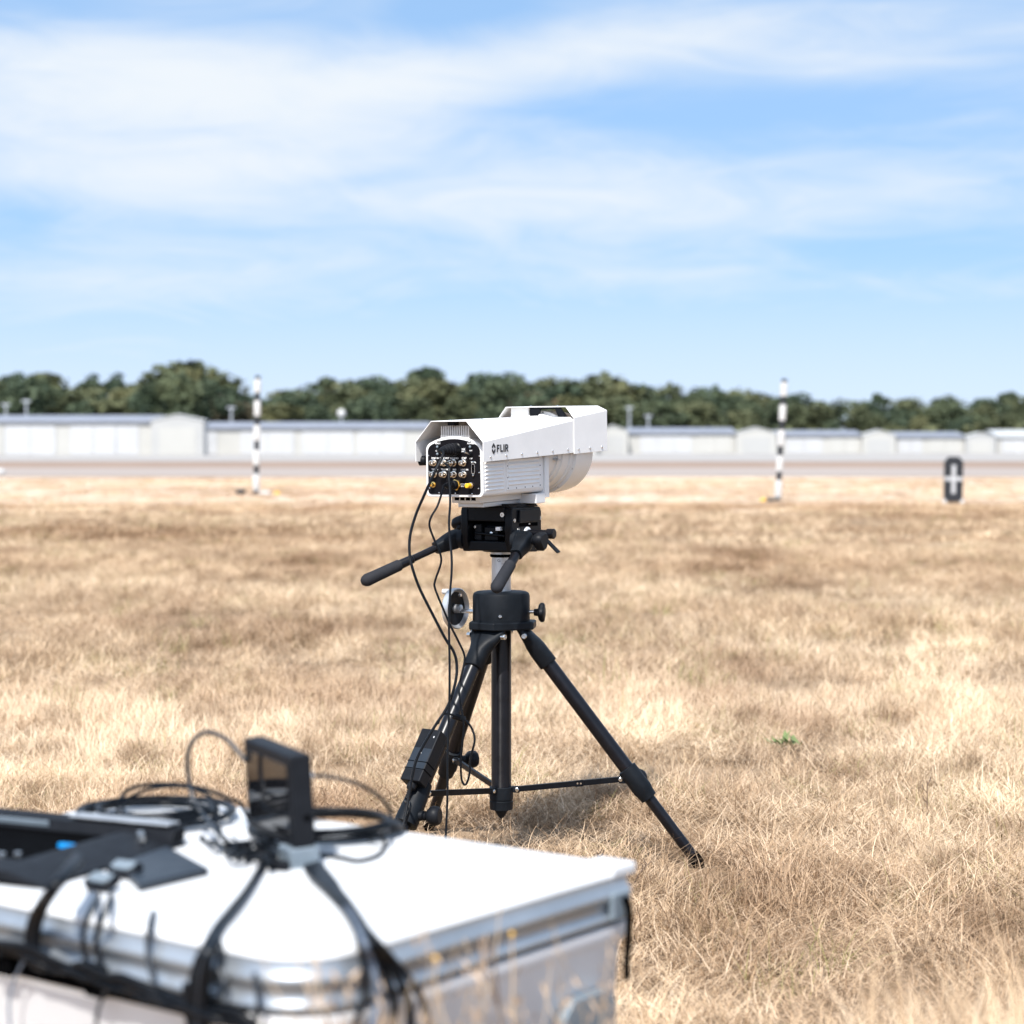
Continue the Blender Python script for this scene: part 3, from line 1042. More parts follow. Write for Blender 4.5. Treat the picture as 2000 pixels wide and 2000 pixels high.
hz0 = Z(1077)
a_, b_ = .0775, .079
Hd('base', MB().lathe((0, 0, 0), (0, 0, 1), [(hz0, .048), (hz0 + .006, .056), (hz0 + .018, .056)], 32), 'anod')
Hd('bottom_plate', MB().box((-.062, -.070, hz0 + .004), (.062, .070, hz0 + .030)), 'anod', bev=.004)
for sg in (-1, 1):
    poly = [(-b_ + .012, hz0 + .002), (b_ - .020, hz0 - .001), (b_, hz0 + .020), (b_, hz0 + .106), (b_ - .008, hz0 + .118), (-b_ + .004, hz0 + .118), (-b_, hz0 + .108), (-b_, hz0 + .030)]
    x0, x1 = (.056, a_) if sg > 0 else (-a_, -.056)
    sp = Hd('side_plate', MB().prism(poly, lambda x, y, t: (t, x, y), x0, x1), 'anod', bev=.003)
    if sg > 0:
        for (y, z) in ((-.066, hz0 + .085), (.070, hz0 + .088), (-.046, hz0 + .060)):
            Hd('screw', MB().lathe((a_ - .001, y, z), (1, 0, 0), [(0, .0055), (.003, .005), (.003, .003), (.001, .0025)], 12), 'steel', sp)
        Hd('side_rail', MB().box((a_ - .001, -.046, hz0 + .079), (a_ + .006, .062, hz0 + .112)), 'anod', sp, bev=.002)
        Hd('slot', MB().box((a_ - .001, -.040, hz0 + .068), (a_ + .0012, .056, hz0 + .077)), 'rubber', sp)
        Hd('slot_pin', MB().lathe((a_ + .0005, .01, hz0 + .0745), (1, 0, 0), [(0, .003), (.003, .002)], 8), 'steel', sp)
Hd('rear_bridge', MB().box((-.0555, -.0785, hz0 + .082), (.0555, -.060, hz0 + .120)), 'anod', bev=.003)
Hd('front_bridge', MB().box((-.0555, .060, hz0 + .030), (.0555, .0785, hz0 + .120)), 'anod', bev=.003)
tp_ = Hd('top_plate', MB().prism([(-a_ + .006, hz0 + .1185), (a_ - .006, hz0 + .1185), (a_ - .016, hz0 + .128), (-a_ + .016, hz0 + .128)], lambda x, y, t: (x, t, y), -b_ + .004, b_ - .004), 'anod', bev=.002)
Hd('camera_dovetail', MB().prism([(-.030, hz0 + .1285), (.030, hz0 + .1285), (.036, hz0 + .139), (-.036, hz0 + .139)], lambda x, y, t: (x, t, y), -.075, .098), 'anod', bev=.001)
Hd('tilt_drum', MB().cyl((-.0555, 0, hz0 + .058), (.0555, 0, hz0 + .058), .034, n=28), 'anod')
Hd('tilt_block', MB().box((-.022, -.052, hz0 + .030), (.020, -.02, hz0 + .066)), 'anod', bev=.003)
Hd('spring_case', MB().box((-.050, -.056, hz0 + .031), (-.028, -.03, hz0 + .074)), 'plastic', bev=.003)
Hd('spring_rod', MB().cyl((-.045, -.058, hz0 + .050), (.045, -.058, hz0 + .044), .0035, n=10), 'anod')
Hd('level', MB().box((.026, -.0745, hz0 + .058), (.040, -.062, hz0 + .068)), 'ink_w', bev=.001)
Hd('bolt', MB().lathe((.002, -.052, hz0 + .050), (0, -1, 0), [(0, .005), (.004, .0045), (.005, .002)], 10), 'steel')
Hd('bolt', MB().lathe((-.046, -.056, hz0 + .066), (0, -1, 0), [(0, .004), (.003, .0035)], 10), 'steel')
Hd('screw', MB().lathe((.050, -.0785, hz0 + .100), (0, -1, 0), [(0, .0065), (.003, .006), (.003, .003), (.001, .002)], 14), 'steel')
# brake lever on the right side
br = Hd('brake_lever', MB().lathe((a_ + .004, -.002, hz0 + .050), (1, 0, 0), [(0, .010), (.058, .010), (.060, .0135), (.078, .0135), (.080, .011)], 22), 'tube')
Hd('brake_ring', MB().lathe((a_ + .0005, -.002, hz0 + .050), (1, 0, 0), [(0, .017), (.005, .0165), (.006, .012)], 24), 'ink_w', br)
lv = V((.62, .10, -.60)).normalized()
lp = V((a_ + .050, .010, hz0 + .036))
Hd('lever_tail', MB().obox(lp + lv * .022, lv, (0, 1, .1), lv.cross(V((0, 1, .1))), .030, .009, .0022), 'anod', br, bev=.002)

# handles
def handle(sg, E, side):
    S = RZ @ V((sg * .104, -.058, Z(1052)))
    E = E - BASE
    d = (E - S).normalized()
    L = (E - S).length
    hd = bpy.data.objects.new('handle', None)
    xax = RZ @ V((sg, 0, 0))
    kn = MB()
    kn.lathe(S - xax * .030, xax, [(0, .0265), (.012, .0265), (.014, .0235), (.044, .0225), (.046, .019)], 30)
    hdl = part('handle', kn.xf(Matrix.Translation(-HOFF)), M['black'], head)
    def add(name, mb, mat, **kw):
        return part(name, mb.xf(Matrix.Translation(-HOFF)), M[mat], hdl, **kw)
    upv = d.cross(xax).normalized()
    sd = upv.cross(d).normalized()
    loops = []
    for t_, w_, h_ in ((-.012, .020, .022), (.010, .022, .023), (.030, .021, .020), (.052, .0155, .0165), (.066, .0145, .0150)):
        loops.append([S + d * t_ + sd * w_ * (abs(math.cos(q)) ** .5 * (1 if math.cos(q) > 0 else -1)) + upv * h_ * (abs(math.sin(q)) ** .5 * (1 if math.sin(q) > 0 else -1)) for q in [2 * math.pi * i / 24 for i in range(24)]])
    add('clamp_block', MB().loft(loops), 'black', smooth=40)
    g = .118
    add('rod', MB().lathe(S + d * .05, d, [(0, .0095), (L - .05 - g + .006, .0095)], 22), 'tube')
    add('sleeve', MB().lathe(S + d * (L - g - .040), d, [(0, .0098), (.002, .0118), (.038, .0128), (.040, .0125)], 22), 'tube')
    add('foam_grip', MB().lathe(S + d * (L - g), d, [(0, .0130), (.002, .0152), (.08, .0162), (g - .016, .0168), (g - .015, .0162), (g - .008, .0138), (g - .002, .0085), (g, .002)], 26), 'grip')
    kp = S + xax * (.014 if sg > 0 else .004) + (V((0, 0, .014)) if sg < 0 else V((0, 0, 0))) + (RZ @ V((0, .026, 0)) if sg < 0 else V((0, 0, 0)))
    kx = xax if sg > 0 else (RZ @ V((-.25, .6, .75))).normalized()
    u = kx.orthogonal().normalized()
    w = kx.cross(u)
    loops = []
    for t_, rr in ((.010, .010), (.018, .012), (.020, .020), (.026, .0235), (.040, .0235), (.046, .019)):
        loops.append([kp + kx * t_ + (u * math.cos(q) + w * math.sin(q)) * rr * (1 + (.13 * math.cos(3 * q) if rr > .015 else 0)) for q in [2 * math.pi * i / 30 for i in range(30)]])
    add('clamp_knob', MB().loft(loops), 'plastic', smooth=50)

handle(-1, P(706, 1138, 5.27), 'left')
handle(1, P(966, 1154, 5.12), 'right')

# ------------------------------------------------------------------ white thermal camera
FL0 = P(888, 971, 5.187)
PIT = R(1.7)
flir = thing('thermal_camera', 'white thermal imaging camera with sun hood on the tripod head', 'camera', FL0, (PIT, 0, YAW))
def C(name, mb, mat, parent=flir, bev=0, **kw):
    return part(name, mb, M[mat], parent, bev, **kw)

def section(hw, top, sh, cr, n=5, ins=0.0):
    """rear outline of the body: rounded bottom, upright sides, arched top"""
    pts = []
    w = hw - ins
    b0 = ins
    for i in range(n + 1):
        a = R(-180 + 90 * i / n)
        pts.append((-w + cr + cr * math.cos(a), b0 + cr + cr * math.sin(a)))
    for i in range(n + 1):
        a = R(-90 + 90 * i / n)
        pts.append((w - cr + cr * math.cos(a), b0 + cr + cr * math.sin(a)))
    s0 = sh - ins * .6
    t0 = top - ins
    r2 = .022
    # shoulder arc then shallow crown
    for i in range(n + 1):
        a = R(8 + 55 * i / n)
        pts.append((w - r2 + r2 * math.cos(a), s0 - r2 * .2 + r2 * math.sin(a)))
    xe, ye = pts[-1]
    for i in range(1, 10):
        u = 1 - 2 * i / 10
        pts.append((xe * u, ye + (t0 - ye) * (1 - u * u)))
    for i in range(n + 1):
        a = R(117 + 55 * i / n)
        pts.append((-w + r2 + r2 * math.cos(a), s0 - r2 * .2 + r2 * math.sin(a)))
    return pts

sec = section(.0845, .1545, .122, .012)
body = C('body', MB().prism(sec, lambda x, y, t: (x, t, y), 0.0, .312), 'white', bev=.0022)
panel = C('rear_panel', MB().prism(section(.0845, .1545, .122, .009, ins=.0070), lambda x, y, t: (x, t, y), -.0018, .004), 'panel', bev=.0005)

def pt_(x, y):
    """a spot on the rear panel from the pixel it takes in a close view"""
    return (x - 900) / 1005 * .150, .008 + (1610 - y) * (.141 / 1085)

def on(name, x, y, prof, mat, parent=panel, n=18, dirv=(0, -1, 0)):
    t_, h_ = pt_(x, y)
    return C(name, MB().lathe((t_, -.0018, h_), dirv, prof, n), mat, parent)

for row in (1000, 1225):
    for x in (512, 712, 910, 1105):
        j = on('bnc_socket', x, row, [(0, .0088), (.004, .0088), (.0042, .0068), (.017, .0066), (.0172, .0048), (.006, .0045)], 'nickel')
        t_, h_ = pt_(x, row)
        C('socket_pin', MB().lathe((t_, -.006, h_), (0, -1, 0), [(0, .0030), (.009, .0026), (.0095, .0012)], 10), 'ink_w', j)
        for sg in (-1, 1):
            C('bayonet_lug', MB().cyl((t_ + sg * .006, -.014, h_), (t_ + sg * .0085, -.014, h_), .0013, n=8), 'nickel', j)
on('sma_socket', 490, 1430, [(0, .0075), (.003, .0075), (.0032, .005), (.014, .005), (.0142, .003), (.009, .0028)], 'gold')
y = on('sma_socket', 1245, 1437, [(0, .0075), (.004, .0075), (.0042, .005), (.010, .005)], 'nickel')
t_, h_ = pt_(1245, 1437)
C('dust_cap', MB().lathe((t_, -.0105, h_), (0, -1, 0), [(0, .0062), (.015, .0060), (.016, .005)], 18), 'yellow', y)
for x, yy in ((590, 690), (590, 830), (1240, 690)):
    l = on('indicator_lamp', x, yy, [(0, .0055), (.003, .0052), (.0035, .0038)], 'anod')
    t_, h_ = pt_(x, yy)
    C('lamp_lens', MB().sphere((t_, -.0050, h_), .0036, 10, (1, .9, 1)), 'lightgrey', l)
sw = on('power_switch', 1235, 835, [(0, .0068), (.003, .0068), (.0032, .0045), (.007, .0042)], 'anod')
t_, h_ = pt_(1235, 835)
C('toggle', MB().tube([(t_, -.006, h_), (t_ - .003, -.016, h_ + .004), (t_ - .005, -.022, h_ + .007)], lambda q: .0019 + .0012 * q, 8, 3), 'steel', sw)
# serial port
t_, h_ = pt_(1297, 1115)
sp = C('serial_port', MB().loft([[V((x, y, z)) for x, y, z in [(t_ + px_ * .0052, -yy_, h_ + pz_ * .0130) for px_, pz_ in ((-1, -.7), (-.6, -1), (.6, -1), (1, -.7), (1, .7), (.6, 1), (-.6, 1), (-1, .7))]] for yy_ in (.0012, .006)]), 'steel')
C('port_core', MB().box((t_ - .0034, -.0064, h_ - .0105), (t_ + .0034, -.0058, h_ + .0105)), 'rubber', sp)
for dz_ in (-.0165, .0165):
    C('jack_screw', MB().lathe((t_, -.0015, h_ + dz_), (0, -1, 0), [(0, .0028), (.005, .0026), (.0052, .0014)], 8), 'steel', sp)
pn = on('power_socket', 945, 1430, [(0, .0145), (.004, .0145), (.0042, .0120), (.010, .0118)], 'gold', n=6)
on('network_socket', 950, 742, [(0, .0175), (.004, .0175), (.006, .015)], 'anod', n=24)
for x, yy in ((592, 580), (910, 537), (1240, 588), (402, 860), (405, 1178), (412, 1500), (600, 1592), (928, 1597), (1256, 1602), (1412, 870), (1402, 1190), (1385, 1500)):
    on('panel_screw', x, yy, [(0, .0020), (.0012, .0018), (.0016, .0008)], 'steel', n=10)
lt = MB()
for body_, x, yy, sz in (('READY', 590, 625, .0052), ('COLD', 590, 770, .0052), ('POWER', 1240, 626, .0056), ('ON', 1243, 762, .0050), ('OFF', 1244, 918, .0050),
                         ('SYNC IN', 530, 912, .0056), ('SYNC OUT', 720, 912, .0056), ('SDI VIDEO', 915, 914, .0053), ('CXP', 1110, 912, .0072),
                         ('TRIG IN', 520, 1132, .0054), ('TRI-SYNC', 722, 1132, .0054), ('IRIG', 915, 1134, .0054), ('LOCK-IN', 1115, 1134, .0054),
                         ('SERIAL', 1295, 990, .0050), ('GIGE', 1078, 740, .0075), ('VISION', 1078, 782, .0040), ('POWER', 1098, 1418, .0056), ('24V', 1070, 1455, .0056)):
    t_, h_ = pt_(x, yy)
    q = text_mb(body_, sz, lambda a, b, c: V((t_ + a, -.0022 - c, h_ + b)), bold=.00012)
    lt.add(q.v, q.f)
C('lettering', lt, 'ink_w', panel, smooth=0)

# cooling fins on top of the body
fn = MB()
for k in range(13):
    x = -.040 + k * .0066
    fn.box((x, .004, .146), (x + .0032, .30, .1815 - abs(k - 6) * .0002))
fn.box((-.043, .006, .1455), (.044, .30, .1565))
C('cooling_fins', fn, 'white2', smooth=0)

# louvres and access cover on both sides
for sg in (1, -1):
    lm = MB()
    for k in range(8):
        h_ = .018 + k * .0098
        lm.tube([(sg * .0842, .010, h_), (sg * .0842, .100, h_)], .0032, 8, 1, False)
    C('louvre', lm, 'white')
    cv = C('side_cover', MB().box((min(sg * .084, sg * .0862), .116, .012), (max(sg * .084, sg * .0862), .296, .0990)), 'white', bev=.001)
    rb = MB()
    for k in range(7):
        h_ = .027 + k * .0105
        rb.tube([(sg * .0856, .124, h_), (sg * .0856, .284, h_)], .0032, 8, 1, False)
    C('cover_rib', rb, 'white', cv)
    for (s_, h_) in ((.122, .018), (.165, .0165), (.21, .0165), (.25, .0165), (.290, .018), (.291, .045), (.291, .07), (.121, .045), (.121, .075)):
        C('cover_screw', MB().lathe((sg * .0860, s_, h_), (sg, 0, 0), [(0, .0018), (.001, .0015)], 8), 'anod', cv)

# front flange, lens
C('front_flange', MB().prism([(-.090, -.016), (.090, -.016), (.090, .135), (.07, .16), (-.07, .16), (-.090, .135)], lambda x, y, t: (x, t, y), .3125, .334), 'white', bev=.002)
LZ = .099
lens = C('lens_barrel', MB().lathe((0, 0, LZ), (0, 1, 0), [(.334, .088), (.352, .090), (.374, .0905), (.376, .095), (.392, .0955), (.394, .099), (.428, .1000), (.430, .104), (.444, .1045), (.446, .1115)], 72), 'white2')
C('lens_drum', MB().lathe((0, 0, LZ), (0, 1, 0), [(.4455, .1060), (.4465, .1125), (.505, .1125), (.508, .110), (.545, .110), (.548, .106), (.548, .094), (.540, .092)], 72, True, False), 'white2', lens)
C('lens_glass', MB().lathe((0, 0, LZ), (0, 1, 0), [(.536, .0925), (.540, .085), (.543, .05), (.544, .004)], 40), 'darkglass', lens)
for k in range(10):
    a = R(12 + 36 * k)
    C('lens_screw', MB().lathe((.1085 * math.cos(a), .4468, LZ + .1085 * math.sin(a)), (0, -1, 0), [(0, .0027), (.002, .0024), (.002, .0012)], 8), 'steel', lens)
for a, s_ in ((R(-10), .365), (R(-48), .362), (R(22), .41), (R(26), .436)):
    c_, s2 = math.cos(a), math.sin(a)
    C('lens_latch', MB().obox((.0925 * c_ + .006 * c_, s_, LZ + .0925 * s2 + .006 * s2), (c_, 0, s2), (0, 1, 0), (-s2, 0, c_), .007, .009, .0028), 'satin', lens, bev=.001)

# sun hood: two folded sheets over the body
def hood(name, secs, mat='white', th=.0022):
    mb = MB()
    loops = []
    for s_, prof in secs:
        loops.append([V((x, s_, h_)) for x, h_ in prof])
    mb.loft(loops, False, False, close=False)
    o = C(name, mb, mat, smooth=18)
    md = o.modifiers.new('thickness', 'SOLIDIFY')
    md.thickness = th
    md.offset = -1
    bevel(o, .0006, 1)
    return o

def hp(bw, bh, sw_, sh_, tw, th_):
    return [(-bw, bh), (-sw_, sh_), (-tw, th_), (tw, th_), (sw_, sh_), (bw, bh)]

main = hood('sun_hood', [(-.024, hp(.1005, .0900, .1010, .1400, .0525, .1935)), (.435, hp(.1150, .0985, .1155, .1860, .1010, .1945))])
front = hood('front_hood', [(.424, hp(.1175, .0950, .1180, .1925, .0930, .2235)), (.597, hp(.1275, .0990, .1285, .2100, .1000, .2230))])
def wall_x(s_):
    return .1010 + (.1155 - .1010) * (s_ + .024) / .459
for s_ in (.010, .085, .160, .237, .315, .395):
    C('hood_screw', MB().lathe((wall_x(s_) - .0008, s_, .1015 + .0075 * (s_ / .435)), (1, 0, 0), [(0, .0036), (.0016, .0034), (.003, .0016)], 12), 'steel', main)
for s_ in (.446, .505, .568):
    C('hood_screw', MB().lathe((.1178 + (s_ - .424) * .058, s_, .1075 + .003 * (s_ - .424) / .17), (1, 0, 0), [(0, .0036), (.0016, .0034), (.003, .0016)], 12), 'steel', front)
for (x, s_, h_, pr_) in ((.0, -.014, .1935, main), (.03, .09, .1938, main), (-.02, .435, .2235, front), (.062, .435, .2235, front)):
    C('hood_screw', MB().lathe((x, s_, h_), (0, 0, 1), [(0, .0036), (.0018, .0032), (.003, .0014)], 12), 'steel', pr_)
# brackets under the hoods
bk = MB()
bk.box((-.010, -.012, .1815), (.010, .010, .1912))
bk.prism([(-.02, .1955), (.005, .1955), (.012, .2165), (.058, .2165), (.068, .1955), (.092, .1955), (.072, .2210), (-.02, .2210)], lambda x, y, t: (x, t, y), .428, .436)
C('hood_bracket', bk, 'anod', smooth=0)
C('inner_bracket', MB().box((-.086, .440, .1955), (-.030, .444, .2205)), 'white2', main)

# maker's mark on the right wall of the hood
def side(s0, h0):
    return lambda a, b, c: V((wall_x(s0 + a) + .0003 + c, s0 + a, h0 + b))
LG = MB()
def strokes(x0, polys, hgt=.0190, y0=.1127, wx=1.0):
    for pl_ in polys:
        f_ = side(0, 0)
        LG.add([f_(x0 + x * wx, y0 + y * hgt, .0002) for x, y in pl_], [tuple(range(len(pl_)))])
sw2 = .0050
strokes(.0385, [[(0, 0), (sw2, 0), (sw2, 1), (0, 1)], [(sw2, .78), (.0135, .78), (.0135, 1), (sw2, 1)], [(sw2, .40), (.0120, .40), (.0120, .61), (sw2, .61)]])
strokes(.0550, [[(0, 0), (sw2, 0), (sw2, 1), (0, 1)], [(sw2, 0), (.0125, 0), (.0125, .22), (sw2, .22)]])
strokes(.0700, [[(0, 0), (sw2, 0), (sw2, 1), (0, 1)]])
strokes(.0780, [[(0, 0), (sw2, 0), (sw2, 1), (0, 1)], [(sw2, .80), (.0105, .80), (.0140, .90), (.0100, 1), (sw2, 1)], [(.0098, .80), (.0105, .80), (.0150, .85), (.0150, .55), (.0110, .36), (.0098, .58)],
                [(sw2, .36), (.0110, .36), (.0098, .58), (sw2, .58)], [(.0070, .36), (.0110, .36), (.0165, 0), (.0115, 0)]])
e = side(.0240, .1222)
def mark(poly):
    LG.add([e(x, y, .0002) for x, y in poly], [tuple(range(len(poly)))])
for sg in (1, -1):
    mark([(-.0085, sg * .0012), (-.0085, sg * .0060), (0, sg * .0145), (.0085, sg * .0060), (.0085, sg * .0012), (.0045, sg * .0012), (0, sg * .0068), (-.0045, sg * .0012)])
C('maker_mark', LG, 'ink_b', main, smooth=0)

# knob on the left, foot rails under the body
C('side_knob', MB().lathe((-.088, .012, .092), (-1, -.25, 0), [(0, .006), (.004, .0125), (.020, .0130), (.022, .010)], 20), 'plastic')
C('foot_rail', MB().box((-.040, .050, -.018), (.044, .290, -.0005)), 'white2', bev=.002)
vs = MB()
for k in range(4):
    vs.box((-.030 + k * .0165, .0490, -.0110), (-.0175 + k * .0165, .0505, -.0035))
C('rail_slot', vs, 'rubber', smooth=0)
C('adapter_plate', MB().box((-.036, .075, -.0300), (.040, .318, -.0185)), 'satin', bev=.0015)
C('front_foot', MB().box((-.060, .262, -.0295), (.0895, .3120, -.0035)), 'white', bev=.002)

# ------------------------------------------------------------------ cables from the camera
MF = flir.rotation_euler.to_matrix().to_4x4()
MF.translation = FL0
def panel_pt(x, y, out):
    t_, h_ = pt_(x, y)
    return MF @ V((t_, -out, h_))

def cable(name, label, pts, r, group=None, mat='cable', n=8, sub=6):
    c = V(pts[-1])
    t = thing(name, label, 'cable', c, group=group)
    part('cord', MB().tube(pts, r, n, sub), M[mat], t, off=c)
    return t, c

FD = MF.to_3x3() @ V((0, -1, 0))
c1, o1 = cable('network_cable', 'thickest black cable from the ribbed plug at the top of the rear panel', [panel_pt(950, 742, .072), panel_pt(950, 742, .084), P(866, 886, 5.095), P(851, 918, 5.075), P(838, 946, 5.07), P(825, 975, 5.07), P(812, 1006, 5.07), P(801, 1046, 5.06), P(800, 1082, 5.05), P(806, 1111, 5.04), P(820, 1150, 5.04), P(845, 1200, 5.04),
                              P(869, 1246, 5.04), P(886, 1273, 5.04), P(892, 1298, 5.04), P(890, 1330, 5.03), P(876, 1376, 5.02), P(849, 1419, 5.0), P(827, 1456, 4.995), P(811, 1491, 4.99), P(800, 1545, 4.98), P(788, 1612, 4.95), P(770, 1690, 4.92), P(752, 1762, 4.95)], .0036, 'cables hanging from the camera', n=10)
pg = MB()
pb = panel_pt(950, 742, .006)
pg.lathe(pb, FD, [(0, .0150), (.004, .0165), (.022, .0165), (.023, .0135), (.026, .0135), (.027, .0155), (.032, .015), (.033, .0122), (.036, .0122), (.037, .0138), (.042, .0132), (.043, .0108), (.046, .0108), (.047, .0120), (.052, .0112), (.053, .009), (.056, .009), (.057, .0098), (.062, .0088), (.070, .0055), (.080, .0042)], 24)
part('plug', pg, M['plastic'], c1, off=o1)
c2, o2 = cable('power_cable', 'black power cable with a long hanging loop beside the tripod leg', [panel_pt(945, 1430, .050), panel_pt(945, 1430, .060), P(855, 987, 5.11), P(842, 1010, 5.10), P(839, 1028, 5.10), P(849, 1056, 5.10), P(860, 1082, 5.10), P(861, 1101, 5.10), P(850, 1134, 5.10), P(850, 1150, 5.10), P(866, 1190, 5.10), P(879, 1220, 5.10), P(893, 1248, 5.10), P(906, 1276, 5.10), P(907, 1294, 5.10), P(899, 1329, 5.09), P(897, 1354, 5.08), P(902, 1388, 5.07), P(906, 1420, 5.07),
                              P(903, 1455, 5.07), P(900, 1490, 5.07), P(902, 1524, 5.07), P(910, 1532, 5.07), P(917, 1511, 5.07), P(919, 1480, 5.07), P(927, 1447, 5.07), P(922, 1424, 5.08), P(909, 1407, 5.08), P(890, 1398, 5.07), P(868, 1394, 5.06), P(860, 1402, 5.06), P(856, 1414, 5.06)], .0028, 'cables hanging from the camera')
pg = MB()
pg.lathe(panel_pt(945, 1430, .010), FD, [(0, .0105), (.001, .012), (.014, .012), (.015, .0098), (.022, .0098), (.023, .0088), (.036, .0080), (.044, .0045), (.055, .0034)], 20)
part('plug', pg, M['plastic'], c2, off=o2)
fa, fb = P(884, 1397, 5.075), P(908, 1406, 5.085)
part('ferrite_bead', MB().lathe(fa, fb - fa, [(0, .006), (.002, .0085), ((fb - fa).length - .002, .0085), ((fb - fa).length, .006)], 16), M['plastic'], c2, off=o2)
c3, o3 = cable('video_cable', 'straight black cable hanging from the socket in the middle of the rear panel', [panel_pt(910, 1003, .034), panel_pt(910, 1003, .046), P(878, 913, 5.12), P(877, 931, 5.11), P(879, 957, 5.10), P(879, 987, 5.09), P(877, 1020, 5.08), P(879, 1057, 5.07), P(882, 1086, 5.06), P(882, 1118, 5.05), P(879, 1161, 5.04), P(877, 1220, 5.03), P(878, 1286, 5.02), P(878, 1352, 5.01), P(876, 1419, 5.0), P(874, 1485, 4.99), P(874, 1551, 4.98), P(871, 1624, 4.97), P(866, 1700, 4.95), P(860, 1758, 4.97)], .0029, 'cables hanging from the camera')
pg = MB()
pg.lathe(panel_pt(910, 1003, .010), FD, [(0, .0070), (.001, .0078), (.012, .0078), (.013, .0062), (.020, .0060), (.021, .0046), (.036, .0036)], 16)
part('plug', pg, M['nickel'], c3, off=o3)

# ------------------------------------------------------------------ power brick strapped to the front leg
dA = (leg_pt('A', 0) - leg_pt('A', .62)).normalized()
nA = V((-.55, -.80, .30))
nA = (nA - dA * nA.dot(dA)).normalized()
wA = dA.cross(nA).normalized()
bc = BASE + leg_pt('A', .300) + nA * .041 - wA * .004
brick = thing('power_brick', 'black power supply brick strapped along the front left tripod leg', 'power supply', bc)
part('housing', MB().obox((0, 0, 0), dA, wA, nA, .074, .030, .0185), M['plastic'], brick, bev=.003)
part('label_sticker', MB().obox(nA * .0186 + dA * .012, dA, wA, nA, .030, .027, .0003), M['pad'], brick)
part('mark', MB().obox(nA * .0190 - dA * .004 + wA * .002, wA, dA, nA, .0035, .0011, .0003), M['ink_w'], brick)
part('mark', MB().obox(nA * .0187 - dA * .052 - wA * .018, wA, dA, nA, .0010, .0022, .0003), M['ink_w'], brick)
st = MB()
for s_ in (.020, .040):
    st.obox(dA * s_, dA, wA, nA, .0012, .0307, .0190)
part('groove', st, M['rubber'], brick)
pb = bc + dA * .074
pc, oc = cable('mains_cord', 'thin black mains cord leaving the bottom of the power brick', [pb + dA * .030 + wA * .002, pb + dA * .05, P(802, 1572, 4.985), P(792, 1610, 4.97), P(776, 1680, 4.93), P(758, 1760, 4.96)], .0030)
part('plug', MB().lathe(pb - dA * .002, dA, [(0, .013), (.016, .012), (.020, .008), (.022, .0052), (.025, .0068), (.027, .0050), (.030, .0062), (.032, .0046), (.036, .0056), (.038, .0040), (.044, .0034)], 12), M['plastic'], pc, off=oc)

# ------------------------------------------------------------------ equipment case
D = .53
HC = CAM_H - D
N_ = onz(598, 1874, HC)
R_ = onz(1213, 1683, HC)
sh_dir = (R_ - N_)
LW = sh_dir.length / 2
CROT = R(-37.2)
ex, ey = V((math.cos(CROT), math.sin(CROT), 0)), V((-math.sin(CROT), math.cos(CROT), 0))
LL = .435
CC = N_ - ex * LL + ey * LW
CC.z = 0
case = thing('equipment_case', 'large white equipment case with grey rim and rounded corners in the foreground', 'case', CC, (0, 0, CROT))
RAD = (.085, .022, .05, .05)
def K(name, mb, mat, parent=case, bev=0, **kw):
    return part(name, mb, M[mat], parent, bev, **kw)
def ring(ins, z):
    return rrect(LL - ins, LW - ins, [max(.006, r - ins) for r in RAD], 8, z)
lid = K('lid_rim', MB().loft([ring(.001, HC - .066), ring(-.003, HC - .063), ring(-.003, HC - .058), ring(.002, HC - .054), ring(.002, HC - .042), ring(-.003, HC - .037), ring(-.0045, HC - .032), ring(-.003, HC - .027), ring(.001, HC - .023), ring(.001, HC - .010)], True, False), 'case_rim', smooth=60)
tl = [ring(.001, HC - .0098), ring(.0022, HC - .0055), ring(.006, HC - .002), ring(.012, HC - .0003), ring(.030, HC), ring(.10, HC + .0006)]
K('lid_top', MB().loft(tl, False, True), 'case_top', lid, smooth=70)
K('seal', MB().loft([ring(.012, HC - .080), ring(.012, HC - .065)], True, True), 'rubber')
K('body', MB().loft([ring(.045, .0), ring(.035, .02), ring(.012, HC - .100), ring(.004, HC - .090), ring(.0, HC - .084), ring(.0, HC - .0715), ring(.010, HC - .071)], True, True), 'case_body', smooth=60)
K('front_seal', MB().box((-LL + .04, -LW - .003, HC - .089), (LL - .085, -LW + .02, HC - .0665)), 'rubber', bev=.003)
# corner post, corner strap and end handle at the far right corner
K('corner_cap', MB().box((LL - .055, LW - .050, HC - .012), (LL + .0015, LW + .0025, HC + .0032)), 'case_top', bev=.004)
K('corner_clip', MB().box((LL + .0005, LW - .060, HC - .062), (LL + .009, LW - .020, HC - .028)), 'lightgrey', bev=.003)
cs = K('corner_strap', MB().tube([(LL + .010, LW - .038, HC - .034), (LL + .016, LW - .036, HC - .050), (LL + .011, LW - .030, HC - .090), (LL + .006, LW - .026, HC - .118), (LL + .004, LW - .023, HC - .142)], .0048, 8, 5), 'rubber')
hnd = MB()
hnd.prism([(-.055, -.02), (-.045, -.045), (.045, -.045), (.055, -.02), (.055, .035), (.035, .055), (-.035, .055), (-.055, .035)], lambda a, b, t: (t, LW - .10 + a, HC - .200 + b), LL - .012, LL + .004)
K('end_handle', hnd, 'lightgrey', bev=.003)
for x in (-.36, -.20, -.04, .12, .28):
    lat = MB().box((x - .016, -LW - .012, HC - .090), (x + .016, -LW + .004, HC - .054))
    lo = K('latch', lat, 'rubber', bev=.004)
    K('latch_hook', MB().box((x - .010, -LW - .019, HC - .066), (x + .010, -LW - .0135, HC - .046)), 'plastic', lo, bev=.002)

